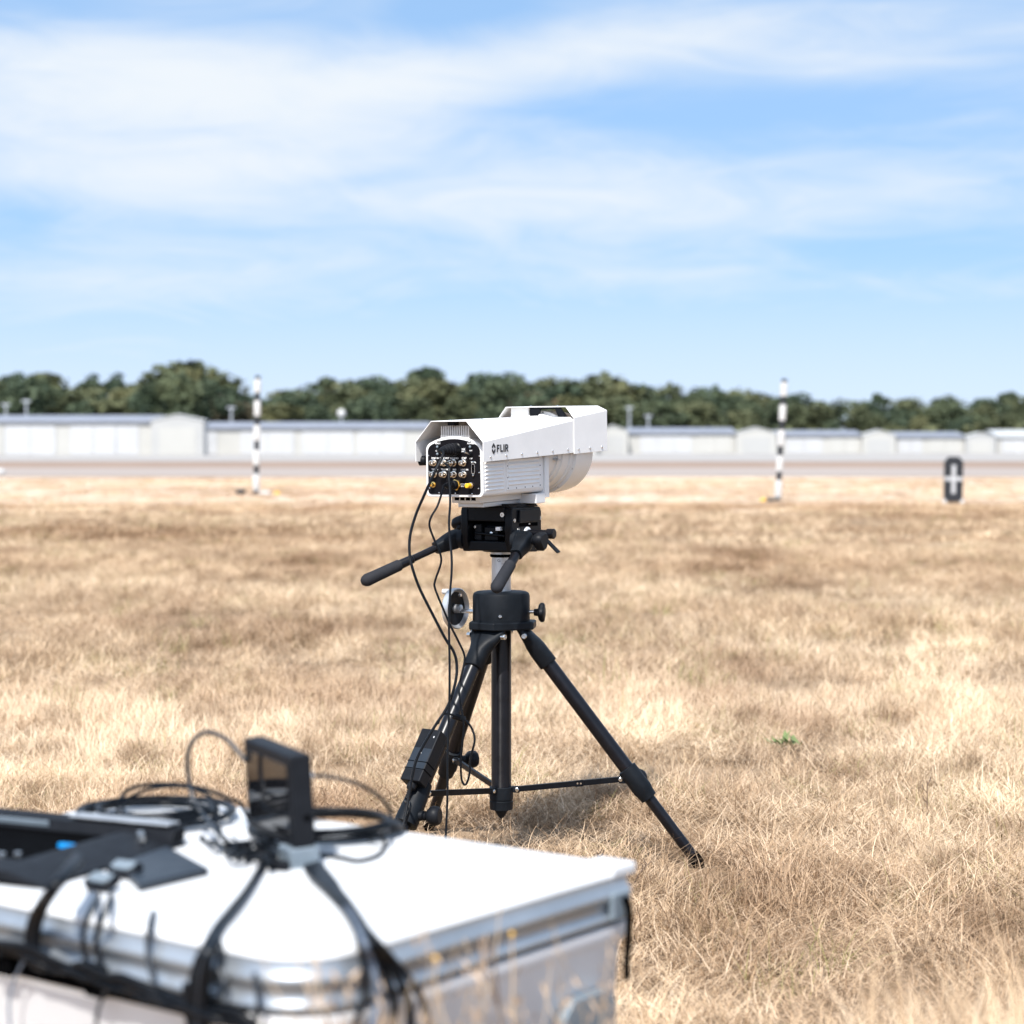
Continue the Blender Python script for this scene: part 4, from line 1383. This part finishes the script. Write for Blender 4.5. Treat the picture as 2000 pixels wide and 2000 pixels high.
# surfaces of the case, for whatever lies on it or hangs down its faces
def top(px, py, dz=.004):
    return onz(px, py, HC + dz)
PF = N_ - ey * .001
def frt(px, py, o=.010):
    return hit(px, py, PF - ey * o, ey)
def end(px, py, o=.010):
    return hit(px, py, N_ + ex * o, ex)

# ------------------------------------------------------------------ field monitor on the case
mb0 = top(581, 1688, 0)
mr = V((.437, -.900, 0))                     # along the screen, left to right as seen
mn = V((-.900, -.437, 0))                    # the way the screen faces
tiltm = Matrix.Rotation(R(3), 4, mr)
mon = thing('field_monitor', 'small black field monitor standing on a grey block on the case', 'monitor', mb0)
um_ = (tiltm @ V((0, 0, 1)))
nm_ = tiltm @ mn
mw, mh, mt = .092, .060, .0145
mc = V((0, 0, .022)) + um_ * mh - mr * (mw - .020) + V((.004, 0, 0))
fr = part('frame', MB().obox(mc, mr, nm_, um_, mw, mt, mh), M['plastic'], mon, bev=.004)
part('screen', MB().obox(mc + nm_ * mt, mr, nm_, um_, mw - .014, .0012, mh - .013), M['darkglass'], fr, bev=.0005)
part('button', MB().lathe(mc + mr * (mw - .0005) + um_ * -.02 - nm_ * .004, mr, [(0, .005), (.0015, .0045)], 10), M['rubber'], fr)
part('vent', MB().obox(mc - nm_ * (mt + .001), mr, nm_, um_, mw * .6, .0015, mh * .5), M['rubber'], fr, bev=.001)
part('mount_block', MB().obox(V((.002, .0, .0125)), mr, nm_, (0, 0, 1), .024, .020, .0125), M['lightgrey'], mon, bev=.003)
part('mount_foot', MB().obox(V((.002, -.001, .002)), mr, nm_, (0, 0, 1), .029, .024, .002), M['lightgrey'], mon, bev=.001)

# ------------------------------------------------------------------ open black tray at the left
ts = ex * -1
tcx = top(232, 1693, 0) - V((math.cos(CROT + R(12)), math.sin(CROT + R(12)), 0)) * .03
tray = thing('open_tray', 'shallow open black tray with silver edge and small blue light on the case', 'tray', tcx, (0, 0, CROT + R(12)))
Lx, Dy, hz_ = .46, .30, .036
K2 = lambda n, m, mt_, p=tray, bev=.002, **k: part(n, m, M[mt_], p, bev, **k)
K2('tray_floor', MB().box((-Lx, -.150, .001), (.02, .158, .006)), 'rubber')
K2('right_side', MB().prism([(-.052, .006), (.030, .001), (.030, .005), (-.030, .018), (-.052, .019)], lambda x, y, t: (x, t, y), -.150, .150), 'plastic')
K2('front_side', MB().prism([(-.165, .001), (-.090, .006), (-.090, .019), (-.112, .019), (-.165, .008)], lambda y, z, t: (t, y, z), -Lx, -.0525), 'plastic')
bs = K2('back_side', MB().prism([(.128, .006), (.158, .006), (.160, .026), (.134, .022)], lambda y, z, t: (t, y, z), -Lx, .022), 'plastic')
K2('silver_edge', MB().box((-.150, .1335, .0265), (.012, .1605, .0295)), 'satin', bs, .001)
K2('pale_strip', MB().obox((-.225, .1300, .016), (1, 0, 0), (0, 1, .2), (0, -.2, 1), .045, .0015, .004), 'lightgrey', bs, .001)
K2('front_strip', MB().box((-.30, -.106, .0192), (-.165, -.096, .0212)), 'lightgrey', tray, .001)
bl_ = Matrix.Rotation(-(CROT + R(12)), 3, 'Z') @ (top(132, 1654, .008) - tcx)
K2('blue_light', MB().box((bl_.x - .013, bl_.y - .004, .0065), (bl_.x + .013, bl_.y + .003, .0125)), 'blue_led', tray, .001)
for x, y_ in ((-.085, -.085), (-.068, -.075), (.0, .09), (-.012, .105)):
    K2('screw', MB().lathe((x, y_, .014), (0, 0, 1), [(0, .005), (.009, .005), (.010, .003)], 10), 'steel', tray, 0)

# ------------------------------------------------------------------ small things on the case top
q4 = [top(232, 1702, 0), top(326, 1666, 0), top(408, 1711, 0), top(272, 1744, 0)]
pm = MB().loft([[p + V((0, 0, .001)) for p in q4], [p + V((0, 0, .010)) for p in q4]])
solo('tablet', pm, M['pad'], 'flat dark blue grey tablet lying on the white case lid', 'tablet', bev=.002)

def buckle(px, py, ang, label, flipped):
    c = top(px, py, 0)
    t = thing('strap_buckle', label, 'buckle', c + V((0, 0, .006)), (R(24), 0, R(ang)))
    loop0 = [(-.022, -.010), (-.012, -.017), (.016, -.017), (.024, -.008), (.022, .010), (-.020, .010)]
    part('frame', MB().prism(loop0, lambda x, y, z: (x, y, z), .001, .011), M['plastic'], t, bev=.003)
    part('pad', MB().prism([(x * .74, y * .66 + .0005) for x, y in loop0], lambda x, y, z: (x, y, z), .011, .0135), M['lightgrey'], t, bev=.001)
buckle(203, 1738, -34, 'grey faced black buckle near the front edge of the case lid', 0)
buckle(247, 1713, -30, 'grey faced black buckle touching the dark tablet', 1)

# ------------------------------------------------------------------ cables lying on and hanging off the case
def lay(name, label, pts, r, mat='cable', group=None, n=8, cat='cable', sub=6):
    mb = MB().tube(pts, r, n, sub)
    return solo(name, mb, M[mat], label, cat, group, smooth=60)

def coil(c, rad, turns, spread, label, seed, squash=1.0, r=.0034):
    rd = random.Random(seed)
    pts = []
    ph = rd.uniform(0, 6)
    for k in range(turns * 14):
        a = 2 * math.pi * k / 14
        q = k / 14
        rr = rad + spread * math.sin(q * 2.1 + ph) + rd.uniform(-.0015, .0015)
        cxo, cyo = .004 * math.sin(q * 1.3 + ph), .004 * math.cos(q * 1.7)
        pts.append(c + V((cxo + rr * math.cos(a), (cyo + rr * math.sin(a)) * squash, .004 + (q % 3) * .0055 + .002 * rd.random())))
    return lay('cable_coil', label, pts, r, sub=3, cat='cable coil')

coil(top(638, 1627, 0), .094, 8, .009, 'coil of black cable lying behind the field monitor', 1)
coil(top(300, 1603, 0) + V((0, 0, .002)), .094, 8, .016, 'coil of black cable behind the open tray', 2)

G1 = 'loose cables on the case lid'
YB = 2.70
lay('loop_cable', 'thin cable rising in a tall loop left of the monitor', [P(480, 1486, 2.70), P(464, 1467, 2.71), P(442, 1444, 2.72), P(408, 1430, 2.74), P(383, 1440, 2.75), P(369, 1463, 2.76), P(366, 1494, 2.77), P(371, 1533, 2.77), P(379, 1564, 2.76), P(402, 1598, 2.74), top(425, 1626, .03), top(450, 1648, .012), top(478, 1660, .005)], .0032, 'pad', G1)
lay('arched_cable', 'outer of two thin cables arching low over the left coil', [top(229, 1586, .01), P(240, 1553, 2.95), P(262, 1538, 2.95), P(301, 1532, 2.94), P(340, 1532, 2.92), P(378, 1537, 2.9), P(417, 1547, 2.88), P(448, 1561, 2.86), P(470, 1570, 2.85), top(492, 1612, .004)], .0030, 'cable', G1)
lay('arched_cable', 'inner of two thin cables arching low over the left coil', [top(236, 1596, .008), P(247, 1565, 2.93), P(270, 1549, 2.93), P(309, 1538, 2.92), P(355, 1536, 2.9), P(386, 1544, 2.88), P(414, 1559, 2.86), P(424, 1580, 2.84), top(424, 1606, .01), top(430, 1622, .006)], .0026, 'cable', G1)
lay('arched_cable', 'thin cable with white end curving down right of the monitor', [P(600, 1513, 2.62), P(654, 1519, 2.70), P(701, 1532, 2.76), P(738, 1554, 2.8), P(759, 1578, 2.82), P(764, 1604, 2.80), top(752, 1628, .02), top(720, 1640, .008)], .0027, 'cable', G1)
w0, w1 = P(598, 1514, 2.62), P(618, 1514, 2.655)
solo('cable_connector', MB().lathe(w0, w1 - w0, [(0, .0035), (.002, .005), (.014, .005), (.018, .0035)], 12), M['ink_w'], 'white connector at the right edge of the monitor', 'connector')
lay('flat_cable', 'thin cable curving on the bare lid right of the monitor block', [top(744, 1632, .014), top(753, 1650), top(738, 1670), top(701, 1681), top(673, 1676), top(640, 1670), top(612, 1669)], .0026, 'cable', G1)
rd = random.Random(12)
for k in range(11):
    x, y_ = rd.uniform(390, 500), rd.uniform(1640, 1676)
    pts = [top(x + j * rd.uniform(8, 20), y_ + rd.uniform(-10, 12) + j * 2.0, .004 + rd.random() * .012) for j in range(6)]
    lay('tangled_lead', 'short black lead in the tangle left of the monitor block', pts, rd.choice((.0018, .0022, .0030)), 'cable', 'tangle of short leads left of the monitor block')
for k, (x, y_) in enumerate(((470, 1652), (520, 1672), (545, 1690))):
    solo('lead_plug', MB().obox(top(x, y_, .007), (.8, .5 - .4 * k, 0), (-.5 + .4 * k, .8, 0), (0, 0, 1), .013, .006, .006), M['plastic'], 'small black plug in the tangle left of the monitor block', 'plug', 'plugs in the tangle', bev=.002)

# bundle from the monitor block over the right end of the case
G2 = 'cables hanging over the right end of the case'
for dxs, mat, r, lab in ((0, 'cable', .0036, 'inner left black cable hanging over the near right end of the case'),
                         (8, 'greycable', .0042, 'pale grey cable in the bundle hanging over the case end'),
                         (17, 'cable', .0042, 'black cable right beside the grey one on the case end'),
                         (25, 'cable', .0046, 'thick black cable in the bundle over the case end'),
                         (33, 'cable', .0040, 'outermost right black cable hanging over the case end')):
    q = dxs / 33
    pts = [top(598 + q * 22, 1698 - q * 10, .006), top(620 + q * 24, 1722, .007), top(650 + q * 22, 1752, .006), top(676 + q * 18, 1782, .006), top(694 + q * 22, 1815, .006),
           top(702 + q * 34, 1838 + (1 - q) * 6, .007), end(708 + q * 62, 1872 + q * 4, .016), end(712 + q * 92, 1918, .020), end(700 + q * 118 + 10, 1962, .018), end(690 + q * 150, 2010, .016), end(680 + q * 185, 2120, .014), end(676 + q * 200, 2300, .03)]
    lay('hanging_cable', lab, pts, r, mat, G2)
# ribbon part of the bundle
rb = MB()
loops = []
for a, b in (((592, 1694), (624, 1684)), ((604, 1712), (642, 1704)), ((626, 1730), (660, 1726)), ((650, 1748), (674, 1750)), ((668, 1766), (686, 1772))):
    p, q_ = top(*a, .010), top(*b, .010)
    loops.append([p, q_, q_ + V((0, 0, .003)), p + V((0, 0, .003))])
rb.loft(loops)
solo('flat_strap', rb, M['cable'], 'flat black strap round the cables right below the monitor block', 'strap', bev=.001)

# bundle down the front
G3 = 'cables hanging down the front of the case'
for k, (q, r, mat) in enumerate(((0, .0034, 'cable'), (1, .0038, 'cable'), (2, .0034, 'pad'), (3, .0040, 'cable'), (4, .0034, 'cable'))):
    pts = [top(516 + q, 1678, .006), top(500 + q * .6, 1708, .004 + .004 * (k % 2)), top(476 + q * 1.0, 1744, .004 + .005 * (k % 2)), top(446 + q * 1.8, 1780, .004 + .005 * (k % 2)), top(420 + q * 3.2, 1812, .005), frt(396 + q * 6, 1852, .014), frt(381 + q * 7, 1885, .016 + q * .002), frt(373 + q * 8, 1925, .020), frt(370 + q * 8, 1970, .016), frt(368 + q * 9, 2020, .016), frt(366 + q * 9, 2140, .02)]
    lay('hanging_cable', ('leftmost', 'second', 'middle', 'fourth', 'rightmost')[k] + ' cable of the thick bundle down the front of the case', pts, r, mat, G3)
for k, (q, r) in enumerate(((0, .0050), (1, .0056), (2, .0048))):
    pts = [top(150 + q * 4, 1672 + q * 4, .05), top(128 + q * 4, 1700 + q * 3, .05), top(100 + q * 5, 1736, .040), frt(72 + q * 7, 1775, .026), frt(58 + q * 8, 1812, .018), frt(56 + q * 8, 1850, .016), frt(62 + q * 10, 1880, .014), frt(90 + q * 10, 1893 - q * 4, .012)]
    lay('hanging_cable', ('leftmost', 'middle', 'rightmost')[k] + ' cable of the bundle over the left part of the lid', pts, r, 'cable', G3)
for k, q in enumerate((0, 1)):
    pts = [top(192 + q * 26, 1750 - q * 2, .006), frt(180 + q * 28, 1775, .010), frt(166 + q * 28, 1808, .012), frt(163 + q * 24, 1845, .012), frt(170 + q * 26, 1882, .013), frt(190 + q * 16, 1905, .012)]
    lay('thin_cable', ('left', 'right')[k] + ' cord running down from the buckle over the case front', pts, .0034, 'cable', G3)
lay('thin_cable', 'single thin cord down the case front left of the thick bundle', [top(300, 1782, .003), frt(293, 1806, .006), frt(290, 1840, .007), frt(292, 1880, .012), frt(302, 1915, .014)], .0036, 'pad', G3)
lay('thin_cable', 'thin cord down the case front just right of the thick bundle', [top(424, 1826, .003), frt(430, 1850, .006), frt(428, 1890, .008), frt(438, 1920, .012), frt(430, 1950, .014)], .0034, 'pad', G3)
lay('thin_cable', 'short cord on the rounded near corner of the case', [frt(498, 1900, .008), frt(503, 1930, .010), frt(506, 1962, .012), frt(500, 1990, .010)], .0034, 'pad', G3)
for k, q in enumerate((-4, 4, 12, 20)):
    cr_ = random.Random(40 + k)
    pts = [frt(x_, 1842 + x_ * .318 + q * cr_.uniform(.3, 1.3) + cr_.uniform(-7, 7) + (9 if x_ in (160, 280) and k == 2 else 0), .010 + cr_.uniform(0, .012)) for x_ in (-60, -20, 20, 62, 100, 135, 160, 205, 240, 280, 322, 360, 410, 455, 500)]
    lay('seam_cable', ('top', 'second', 'third', 'lowest')[k] + ' black cable running along the lid seam on the case front', pts, (.0045, .0034, .0042, .0030)[k], 'cable', 'cables along the lid seam')
lay('drooping_cord', 'thin pale cord drooping down the white wall at the left edge', [frt(46, 1878, .014), frt(30, 1910, .008), frt(20, 1945, .010), frt(18, 1985, .012), frt(26, 2060, .012)], .0016, 'greycable', 'thin cords on the case wall')
lay('drooping_cord', 'thin dark cord drooping down the white wall left of the thick bundle', [frt(216, 1922, .014), frt(202, 1945, .010), frt(192, 1972, .012), frt(188, 2010, .012), frt(196, 2090, .012)], .0022, 'pad', 'thin cords on the case wall')

# ------------------------------------------------------------------ weeds
def weed(name, base, h, lean, label, seed, mat, nb=3, head=True, r=.0018, group=None):
    rd = random.Random(seed)
    mb = MB()
    tipd = V((lean[0], lean[1], 0))
    stem = [V((0, 0, 0)), V((tipd.x * .15, tipd.y * .15, h * .4)), V((tipd.x * .5, tipd.y * .5, h * .75)), V((tipd.x, tipd.y, h))]
    mb.tube(stem, lambda q: r * (1 - .6 * q), 6, 4)
    st = catmull(stem, 8)
    for k in range(nb):
        p = st[int(len(st) * rd.uniform(.45, .92))]
        a = rd.uniform(0, 6.28)
        l = h * rd.uniform(.08, .2)
        mb.tube([p, p + V((math.cos(a) * l * .5, math.sin(a) * l * .5, l * .5)), p + V((math.cos(a) * l * .7, math.sin(a) * l * .7, l))], r * .5, 5, 3)
    hb = MB()
    if head:
        for k in range(26):
            q = rd.uniform(.72, 1.0)
            p = st[min(len(st) - 1, int(len(st) * q))] + V((rd.gauss(0, .007), rd.gauss(0, .007), rd.gauss(0, .012)))
            d_ = V((rd.gauss(0, .4), rd.gauss(0, .4), 1)).normalized()
            s_ = d_.orthogonal().normalized()
            l = rd.uniform(.008, .018)
            hb.add([p, p + d_ * l * .5 + s_ * l * .16, p + d_ * l, p + d_ * l * .5 - s_ * l * .16], [(0, 1, 2, 3)])
    t = thing(name, label, 'weed', base, group=group)
    part('stem', mb, M[mat], t)
    if head:
        part('seed_head', hb, M['straw'], t, smooth=0)
    return t

M['straw'] = simple('pinkish_straw', (0.50, 0.37, 0.26), 0.9, var=0.2, scale=30)
M['straw_d'] = simple('tan_stalk', (0.44, 0.34, 0.235), 0.9, var=0.25, scale=30)
def wbase(px, Y):
    return V(((px - 1000) / F * Y, Y, 0))
WG = 'dry weeds in front of the case end'
wr = random.Random(21)
for k in range(19):
    px = wr.uniform(585, 1215)
    lim = 1880 - (px - 600) * .06
    Y = 1.95 + (px - 600) / 620 * .38 + wr.uniform(-.16, .02)
    pyt = wr.uniform(lim - 25, 2030)
    h = max(.2, P(px, pyt, Y).z)
    weed('dry_weed', wbase(px + wr.uniform(-8, 8), Y), h, (wr.uniform(-.05, .05), wr.uniform(-.02, .02)), 'pale dry feathery weed stalk before the ' + ('near part', 'middle', 'far part')[min(2, int((px - 585) / 210))] + ' of the case end', 100 + k, 'straw_d', 3, True, .0015, WG)
bst = weed('brown_weed', wbase(1018, 2.16), P(962, 1838, 2.16).z, (-.032, .0), 'dark brown bare weed stalk rising before the middle of the case end', 77, 'brown_plant', 1, False, .0034)
def dot(px, py, Y, label):
    c = P(px, py, Y)
    w = thing('yellow_flower', label, 'flower', V((c.x, c.y, 0)))
    part('stem', MB().tube([(0.01, 0, 0), (.004, 0, c.z * .6), (0, 0, c.z)], .0012, 5, 3), M['straw_d'], w)
    part('bloom', MB().sphere((0, 0, c.z), .0026, 8), M['yellow'], w)
dot(850, 1871, 2.05, 'small yellow flower before the seam at the near part of the case end')
dot(1000, 1824, 2.16, 'small yellow flower before the middle of the case end')
for px, Y, h, lean, nb, lab in ((1190, 5.05, .10, (-.03, .01), 4, 'dark brown dry sprig, the left of two below the right brace'),
                                (1235, 5.0, .085, (.05, .02), 5, 'dark brown dry sprig, the right of two below the right brace'),
                                (1137, 5.5, .075, (.01, 0), 2, 'single reddish dry stem right of the centre column'),
                                (1815, 5.9, .14, (.0, .0), 3, 'upright dry stem in the grass at the right')):
    weed('dry_sprig', wbase(px, Y), h, lean, lab, int(px), 'brown_plant', nb, False, .0026)

gw = MB()
gr_ = random.Random(8)
for k in range(26):
    a, l = gr_.uniform(0, 6.28), gr_.uniform(.03, .075)
    p0 = V((gr_.gauss(0, .03), gr_.gauss(0, .02), .01))
    d_ = V((math.cos(a), math.sin(a), gr_.uniform(.3, 1.1))).normalized()
    s_ = d_.cross(V((0, 0, 1))).normalized() * l * .16
    gw.add([p0, p0 + d_ * l * .5 + s_, p0 + d_ * l, p0 + d_ * l * .5 - s_], [(0, 1, 2, 3)])
gw.xf(Matrix.Translation(wbase(1535, 7.15) + V((0, 0, .05))))
M['green'] = simple('fresh_green_leaf', (0.12, 0.165, 0.055), 0.7, var=0.2)
solo('green_weed', gw, M['green'], 'small fresh green weed among the dry grass right of the tripod', 'weed', smooth=0)

# ------------------------------------------------------------------ dry grass: clumps of bent blades scattered over the field
def blade_tuft(rg, nb, rad, lmin, lmax, lean_lo, lean_hi, width, twist=.5, lift=0.0, cmax=75, tone=.67):
    vs, fs, tn = [], [], []
    for k in range(nb):
        a, rr = rg.uniform(0, 6.283), rad * math.sqrt(rg.uniform(0, 1))
        base = np.array([rr * math.cos(a), rr * math.sin(a), -0.004 + lift * rg.uniform(0, 1) ** 1.5])
        L = rg.uniform(lmin, lmax)
        az = rg.uniform(0, 6.283)
        lean = math.radians(rg.uniform(lean_lo, lean_hi))
        curl = math.radians(rg.uniform(5, cmax))
        wv = np.array([-math.sin(az), math.cos(az), 0]) * width * rg.uniform(.6, 1.3)
        p = base.copy()
        b0 = len(vs)
        seg = 4
        side = rg.uniform(-twist, twist)
        for j in range(seg + 1):
            f = j / seg
            w_ = wv * (1 - .75 * f) * .5
            if j < seg:
                vs.append(p - w_); vs.append(p + w_)
            else:
                vs.append(p)
            ang = lean + curl * f
            azz = az + side * f
            p = p + np.array([math.sin(ang) * math.cos(azz), math.sin(ang) * math.sin(azz), math.cos(ang)]) * (L / seg)
            p[2] = max(p[2], .004 + rg.uniform(0, .006))
        t = float(np.clip(rg.normal(tone, .26), 0, 1))
        for j in range(seg - 1):
            q = b0 + 2 * j
            fs.append((q, q + 1, q + 3, q + 2)); tn.append(t)
        q = b0 + 2 * (seg - 1)
        fs.append((q, q + 1, b0 + 2 * seg)); tn.append(t)
    return vs, fs, tn

class VNoise:
    def __init__(s, seed, n=64):
        s.g = np.random.default_rng(seed).uniform(0, 1, (n, n)); s.n = n
    def __call__(s, x, y):
        xi, yi = np.floor(x).astype(int), np.floor(y).astype(int)
        fx, fy = x - xi, y - yi
        fx, fy = fx * fx * (3 - 2 * fx), fy * fy * (3 - 2 * fy)
        n = s.n
        g = s.g
        a, b = g[xi % n, yi % n], g[(xi + 1) % n, yi % n]
        c, d = g[xi % n, (yi + 1) % n], g[(xi + 1) % n, (yi + 1) % n]
        return (a * (1 - fx) + b * fx) * (1 - fy) + (c * (1 - fx) + d * fx) * fy

def grass_object():
    rg = np.random.default_rng(42)
    variants = []
    for k in range(4):
        variants.append(blade_tuft(rg, 78, .095, .05, .15, 48, 88, .0018, 1.9, .045, 40))      # matted
    for k in range(3):
        variants.append(blade_tuft(rg, 48, .060, .05, .125, 6, 58, .0017, 1.0))       # standing
    for k in range(2):
        variants.append(blade_tuft(rg, 30, .05, .16, .36, 2, 24, .0024))        # tall
    for k in range(2):
        variants.append(blade_tuft(rg, 48, .07, .05, .13, 6, 55, .0018, 1.2, tone=.95))     # pale fluffy, standing
    for k in range(2):
        variants.append(blade_tuft(rg, 44, .06, .05, .12, 8, 60, .0018, 1.2, tone=.34))     # grey brown
    variants.append(blade_tuft(rg, 44, .20, .06, .12, 20, 75, .008, tone=.40))              # coarse and brown
    for k in range(4):
        variants.append(blade_tuft(rg, 44, .20, .06, .13, 20, 75, .008, tone=(.58, .61)[k // 2]))      # coarse, far away
    NV = len(variants)
    pts, idx, scl = [], [], []
    n1, n2, n3 = VNoise(1), VNoise(2), VNoise(3)
    def zone(y0, y1, dens, margin, size, coarse):
        area = .275 * (y1 * y1 - y0 * y0) + 2 * margin * (y1 - y0)
        n = int(area * dens)
        y = y0 + (y1 - y0) * np.sqrt(rg.uniform(0, 1, int(n * 1.6)) * (1 - (y0 / y1) ** 2) + (y0 / y1) ** 2)
        y = y0 + (y - y.min()) / (y.max() - y.min()) * (y1 - y0)
        hw = .275 * y + margin
        x = rg.uniform(-1, 1, len(y)) * hw
        keep = np.arange(len(y)) < n
        x, y = x[keep], y[keep]
        lum = .6 * n1(x * 1.6, y * 1.6) + .4 * n2(x * 5.0, y * 5.0)
        big_ = n3(x * .35, y * .6)
        k = rg.uniform(0, 1, len(x)) < np.clip((lum - .22) * 2.6, .12, 1)
        x, y, lum, big_ = x[k], y[k], lum[k], big_[k]
        # not inside the case
        rel = np.stack([x - CC.x, y - CC.y], 1)
        lx = rel @ np.array([ex.x, ex.y]); ly = rel @ np.array([ey.x, ey.y])
        k = ~((abs(lx) < LL - .01) & (abs(ly) < LW - .01))
        # trodden flat round the feet of the tripod
        for kk in AZ:
            fp = BASE + leg_pt(kk, 0)
            k &= ~((abs(x - fp.x) < .12) & (y < fp.y + .03) & (y > fp.y - .34))
        x, y, lum, big_ = x[k], y[k], lum[k], big_[k]
        u = rg.uniform(0, 1, len(x))
        if coarse:
            v = np.where(u < .5, NV - 1, NV - 2) - (2 if coarse == 1 else 0)
            stand = np.zeros(len(x))
        else:
            stand = np.clip((lum - .50) * 2.6 + (big_ - .5) * .9, 0, .60)
            v = np.where(u < stand, 4 + rg.integers(0, 3, len(x)), rg.integers(0, 4, len(x)))
        w_ = n2(x * .8 + 9, y * .3)                     # swathes that run across the view
        if coarse:
            br = np.clip((w_ - .50) * 4, 0, .8) * np.exp(-((y - 27) / 7.5) ** 2) + np.clip((big_ - .6) * 2, 0, .4)
            v = np.where(rg.uniform(0, 1, len(x)) < br, 13, v)
        else:
            pale = np.exp(-((y - 8.3 - .5 * np.sin(x * .9) - 1.2 * (w_ - .5)) / 1.5) ** 2) * .85
            brown = np.exp(-((y - 11.6 - .6 * np.sin(x * .7 + 1) - 1.5 * (w_ - .5)) / 1.0) ** 2) * .6 + np.exp(-((y - 6.3 - .5 * np.sin(x * 1.7)) / .45) ** 2) * .45 * (x > .4) + np.clip((.36 - lum) * 3, 0, .5) + .28 * np.exp(-((y - 4.5) / .8) ** 2) + np.clip((y - 12.5) / 5, 0, .30)
            q_ = rg.uniform(0, 1, len(x))
            v = np.where(q_ < pale, 9 + rg.integers(0, 2, len(x)), np.where(q_ > 1 - brown, 11 + rg.integers(0, 2, len(x)), v))
        sc_ = size * rg.uniform(.7, 1.25, len(x)) * (.75 + .6 * lum)
        pts.append(np.stack([x, y, np.zeros(len(x))], 1)); idx.append(v); scl.append(sc_)
    zone(2.3, 9.0, 400, 1.3, 1.0, False)
    zone(9.0, 22.0, 165, 1.6, 1.15, 0)
    zone(17.0, 38.0, 40, 3, .90, 1)
    zone(31.0, 68.0, 20, 5, .62, 2)
    # tall blurred grass close to the lens, at the right of the case
    n = 1500
    y = rg.uniform(1.95, 3.7, n)
    x = rg.uniform(.20, .62, n) * y + rg.uniform(-.1, .25, n)
    ok = (x - N_.x) * ex.x + (y - N_.y) * ex.y > .06
    x, y = x[ok], y[ok]
    n = len(x)
    zt_ = CAM_H - (rg.uniform(1845, 2060, n) + 40 * np.sin(x * 9) - 870) * y / F
    pts.append(np.stack([x, y, np.zeros(n)], 1)); idx.append(rg.integers(7, 9, n)); scl.append(np.clip(zt_, .10, .62) / .30)
    n = 330
    y = rg.uniform(1.55, 2.15, n)
    x = rg.uniform(-.30, .45, n)
    d_ = (x - N_.x) * ex.x + (y - N_.y) * ex.y
    k = d_ > .03
    x, y = x[k], y[k]
    pts.append(np.stack([x, y, np.zeros(len(x))], 1)); idx.append(rg.integers(7, 9, len(x))); scl.append(rg.uniform(.9, 1.55, len(x)))
    pts = np.concatenate(pts); idx = np.concatenate(idx); scl = np.concatenate(scl)
    print('grass clumps', len(pts))
    # clump meshes and scatter points live in the same mesh; the nodes put the first on the second
    V_, F_, tone, fv = [], [], [], []
    vid = []
    for k, (vs, fs, tn) in enumerate(variants):
        b = len(V_)
        V_ += [tuple(v) for v in vs]
        F_ += [tuple(i + b for i in f) for f in fs]
        tone += tn
        vid += [k] * len(vs)
    allv = np.concatenate([np.array(V_), pts])
    me = bpy.data.meshes.new('dry_grass')
    me.from_pydata(allv.tolist(), [], F_)
    a = me.attributes.new('tone', 'FLOAT', 'FACE'); a.data.foreach_set('value', np.array(tone, dtype=np.float32))
    pv = np.concatenate([np.array(vid), 100 + idx]).astype(np.int32)
    a = me.attributes.new('variant', 'INT', 'POINT'); a.data.foreach_set('value', pv)
    s_ = np.concatenate([np.ones(len(V_)), scl]).astype(np.float32)
    a = me.attributes.new('clump_size', 'FLOAT', 'POINT'); a.data.foreach_set('value', s_)
    r_ = np.concatenate([np.zeros(len(V_)), rg.uniform(0, 6.283, len(pts))]).astype(np.float32)
    a = me.attributes.new('turn', 'FLOAT', 'POINT'); a.data.foreach_set('value', r_)
    me.materials.append(M['grass'])
    o = bpy.data.objects.new('dry_grass', me)
    COL.objects.link(o)
    tag(o, 'dry tan grass covering the whole field', 'grass', kind='stuff')
    ng = bpy.data.node_groups.new('grass_scatter', 'GeometryNodeTree')
    ng.interface.new_socket('Geometry', in_out='INPUT', socket_type='NodeSocketGeometry')
    ng.interface.new_socket('Geometry', in_out='OUTPUT', socket_type='NodeSocketGeometry')
    N, L = ng.nodes, ng.links
    gi, go = N.new('NodeGroupInput'), N.new('NodeGroupOutput')
    def attr(nm, ty):
        n_ = N.new('GeometryNodeInputNamedAttribute')
        n_.data_type = ty
        n_.inputs['Name'].default_value = nm
        return n_.outputs['Attribute']
    def eq(val):
        c_ = N.new('FunctionNodeCompare')
        c_.data_type = 'INT'
        c_.operation = 'EQUAL'
        L.new(attr('variant', 'INT'), c_.inputs[2])
        c_.inputs[3].default_value = val
        return c_.outputs[0]
    def sepg(val):
        s2 = N.new('GeometryNodeSeparateGeometry')
        s2.domain = 'POINT'
        L.new(gi.outputs[0], s2.inputs[0])
        L.new(eq(val), s2.inputs[1])
        return s2.outputs[0]
    jn = N.new('GeometryNodeJoinGeometry')
    for k in range(NV):
        ip = N.new('GeometryNodeInstanceOnPoints')
        mp = N.new('GeometryNodeMeshToPoints')
        L.new(sepg(100 + k), mp.inputs['Mesh'])
        L.new(mp.outputs[0], ip.inputs['Points'])
        L.new(sepg(k), ip.inputs['Instance'])
        L.new(attr('clump_size', 'FLOAT'), ip.inputs['Scale'])
        cx_ = N.new('ShaderNodeCombineXYZ')
        L.new(attr('turn', 'FLOAT'), cx_.inputs[2])
        L.new(cx_.outputs[0], ip.inputs['Rotation'])
        L.new(ip.outputs[0], jn.inputs[0])
    L.new(jn.outputs[0], go.inputs[0])
    md = o.modifiers.new('scatter', 'NODES')
    md.node_group = ng
    return o

grass_object()
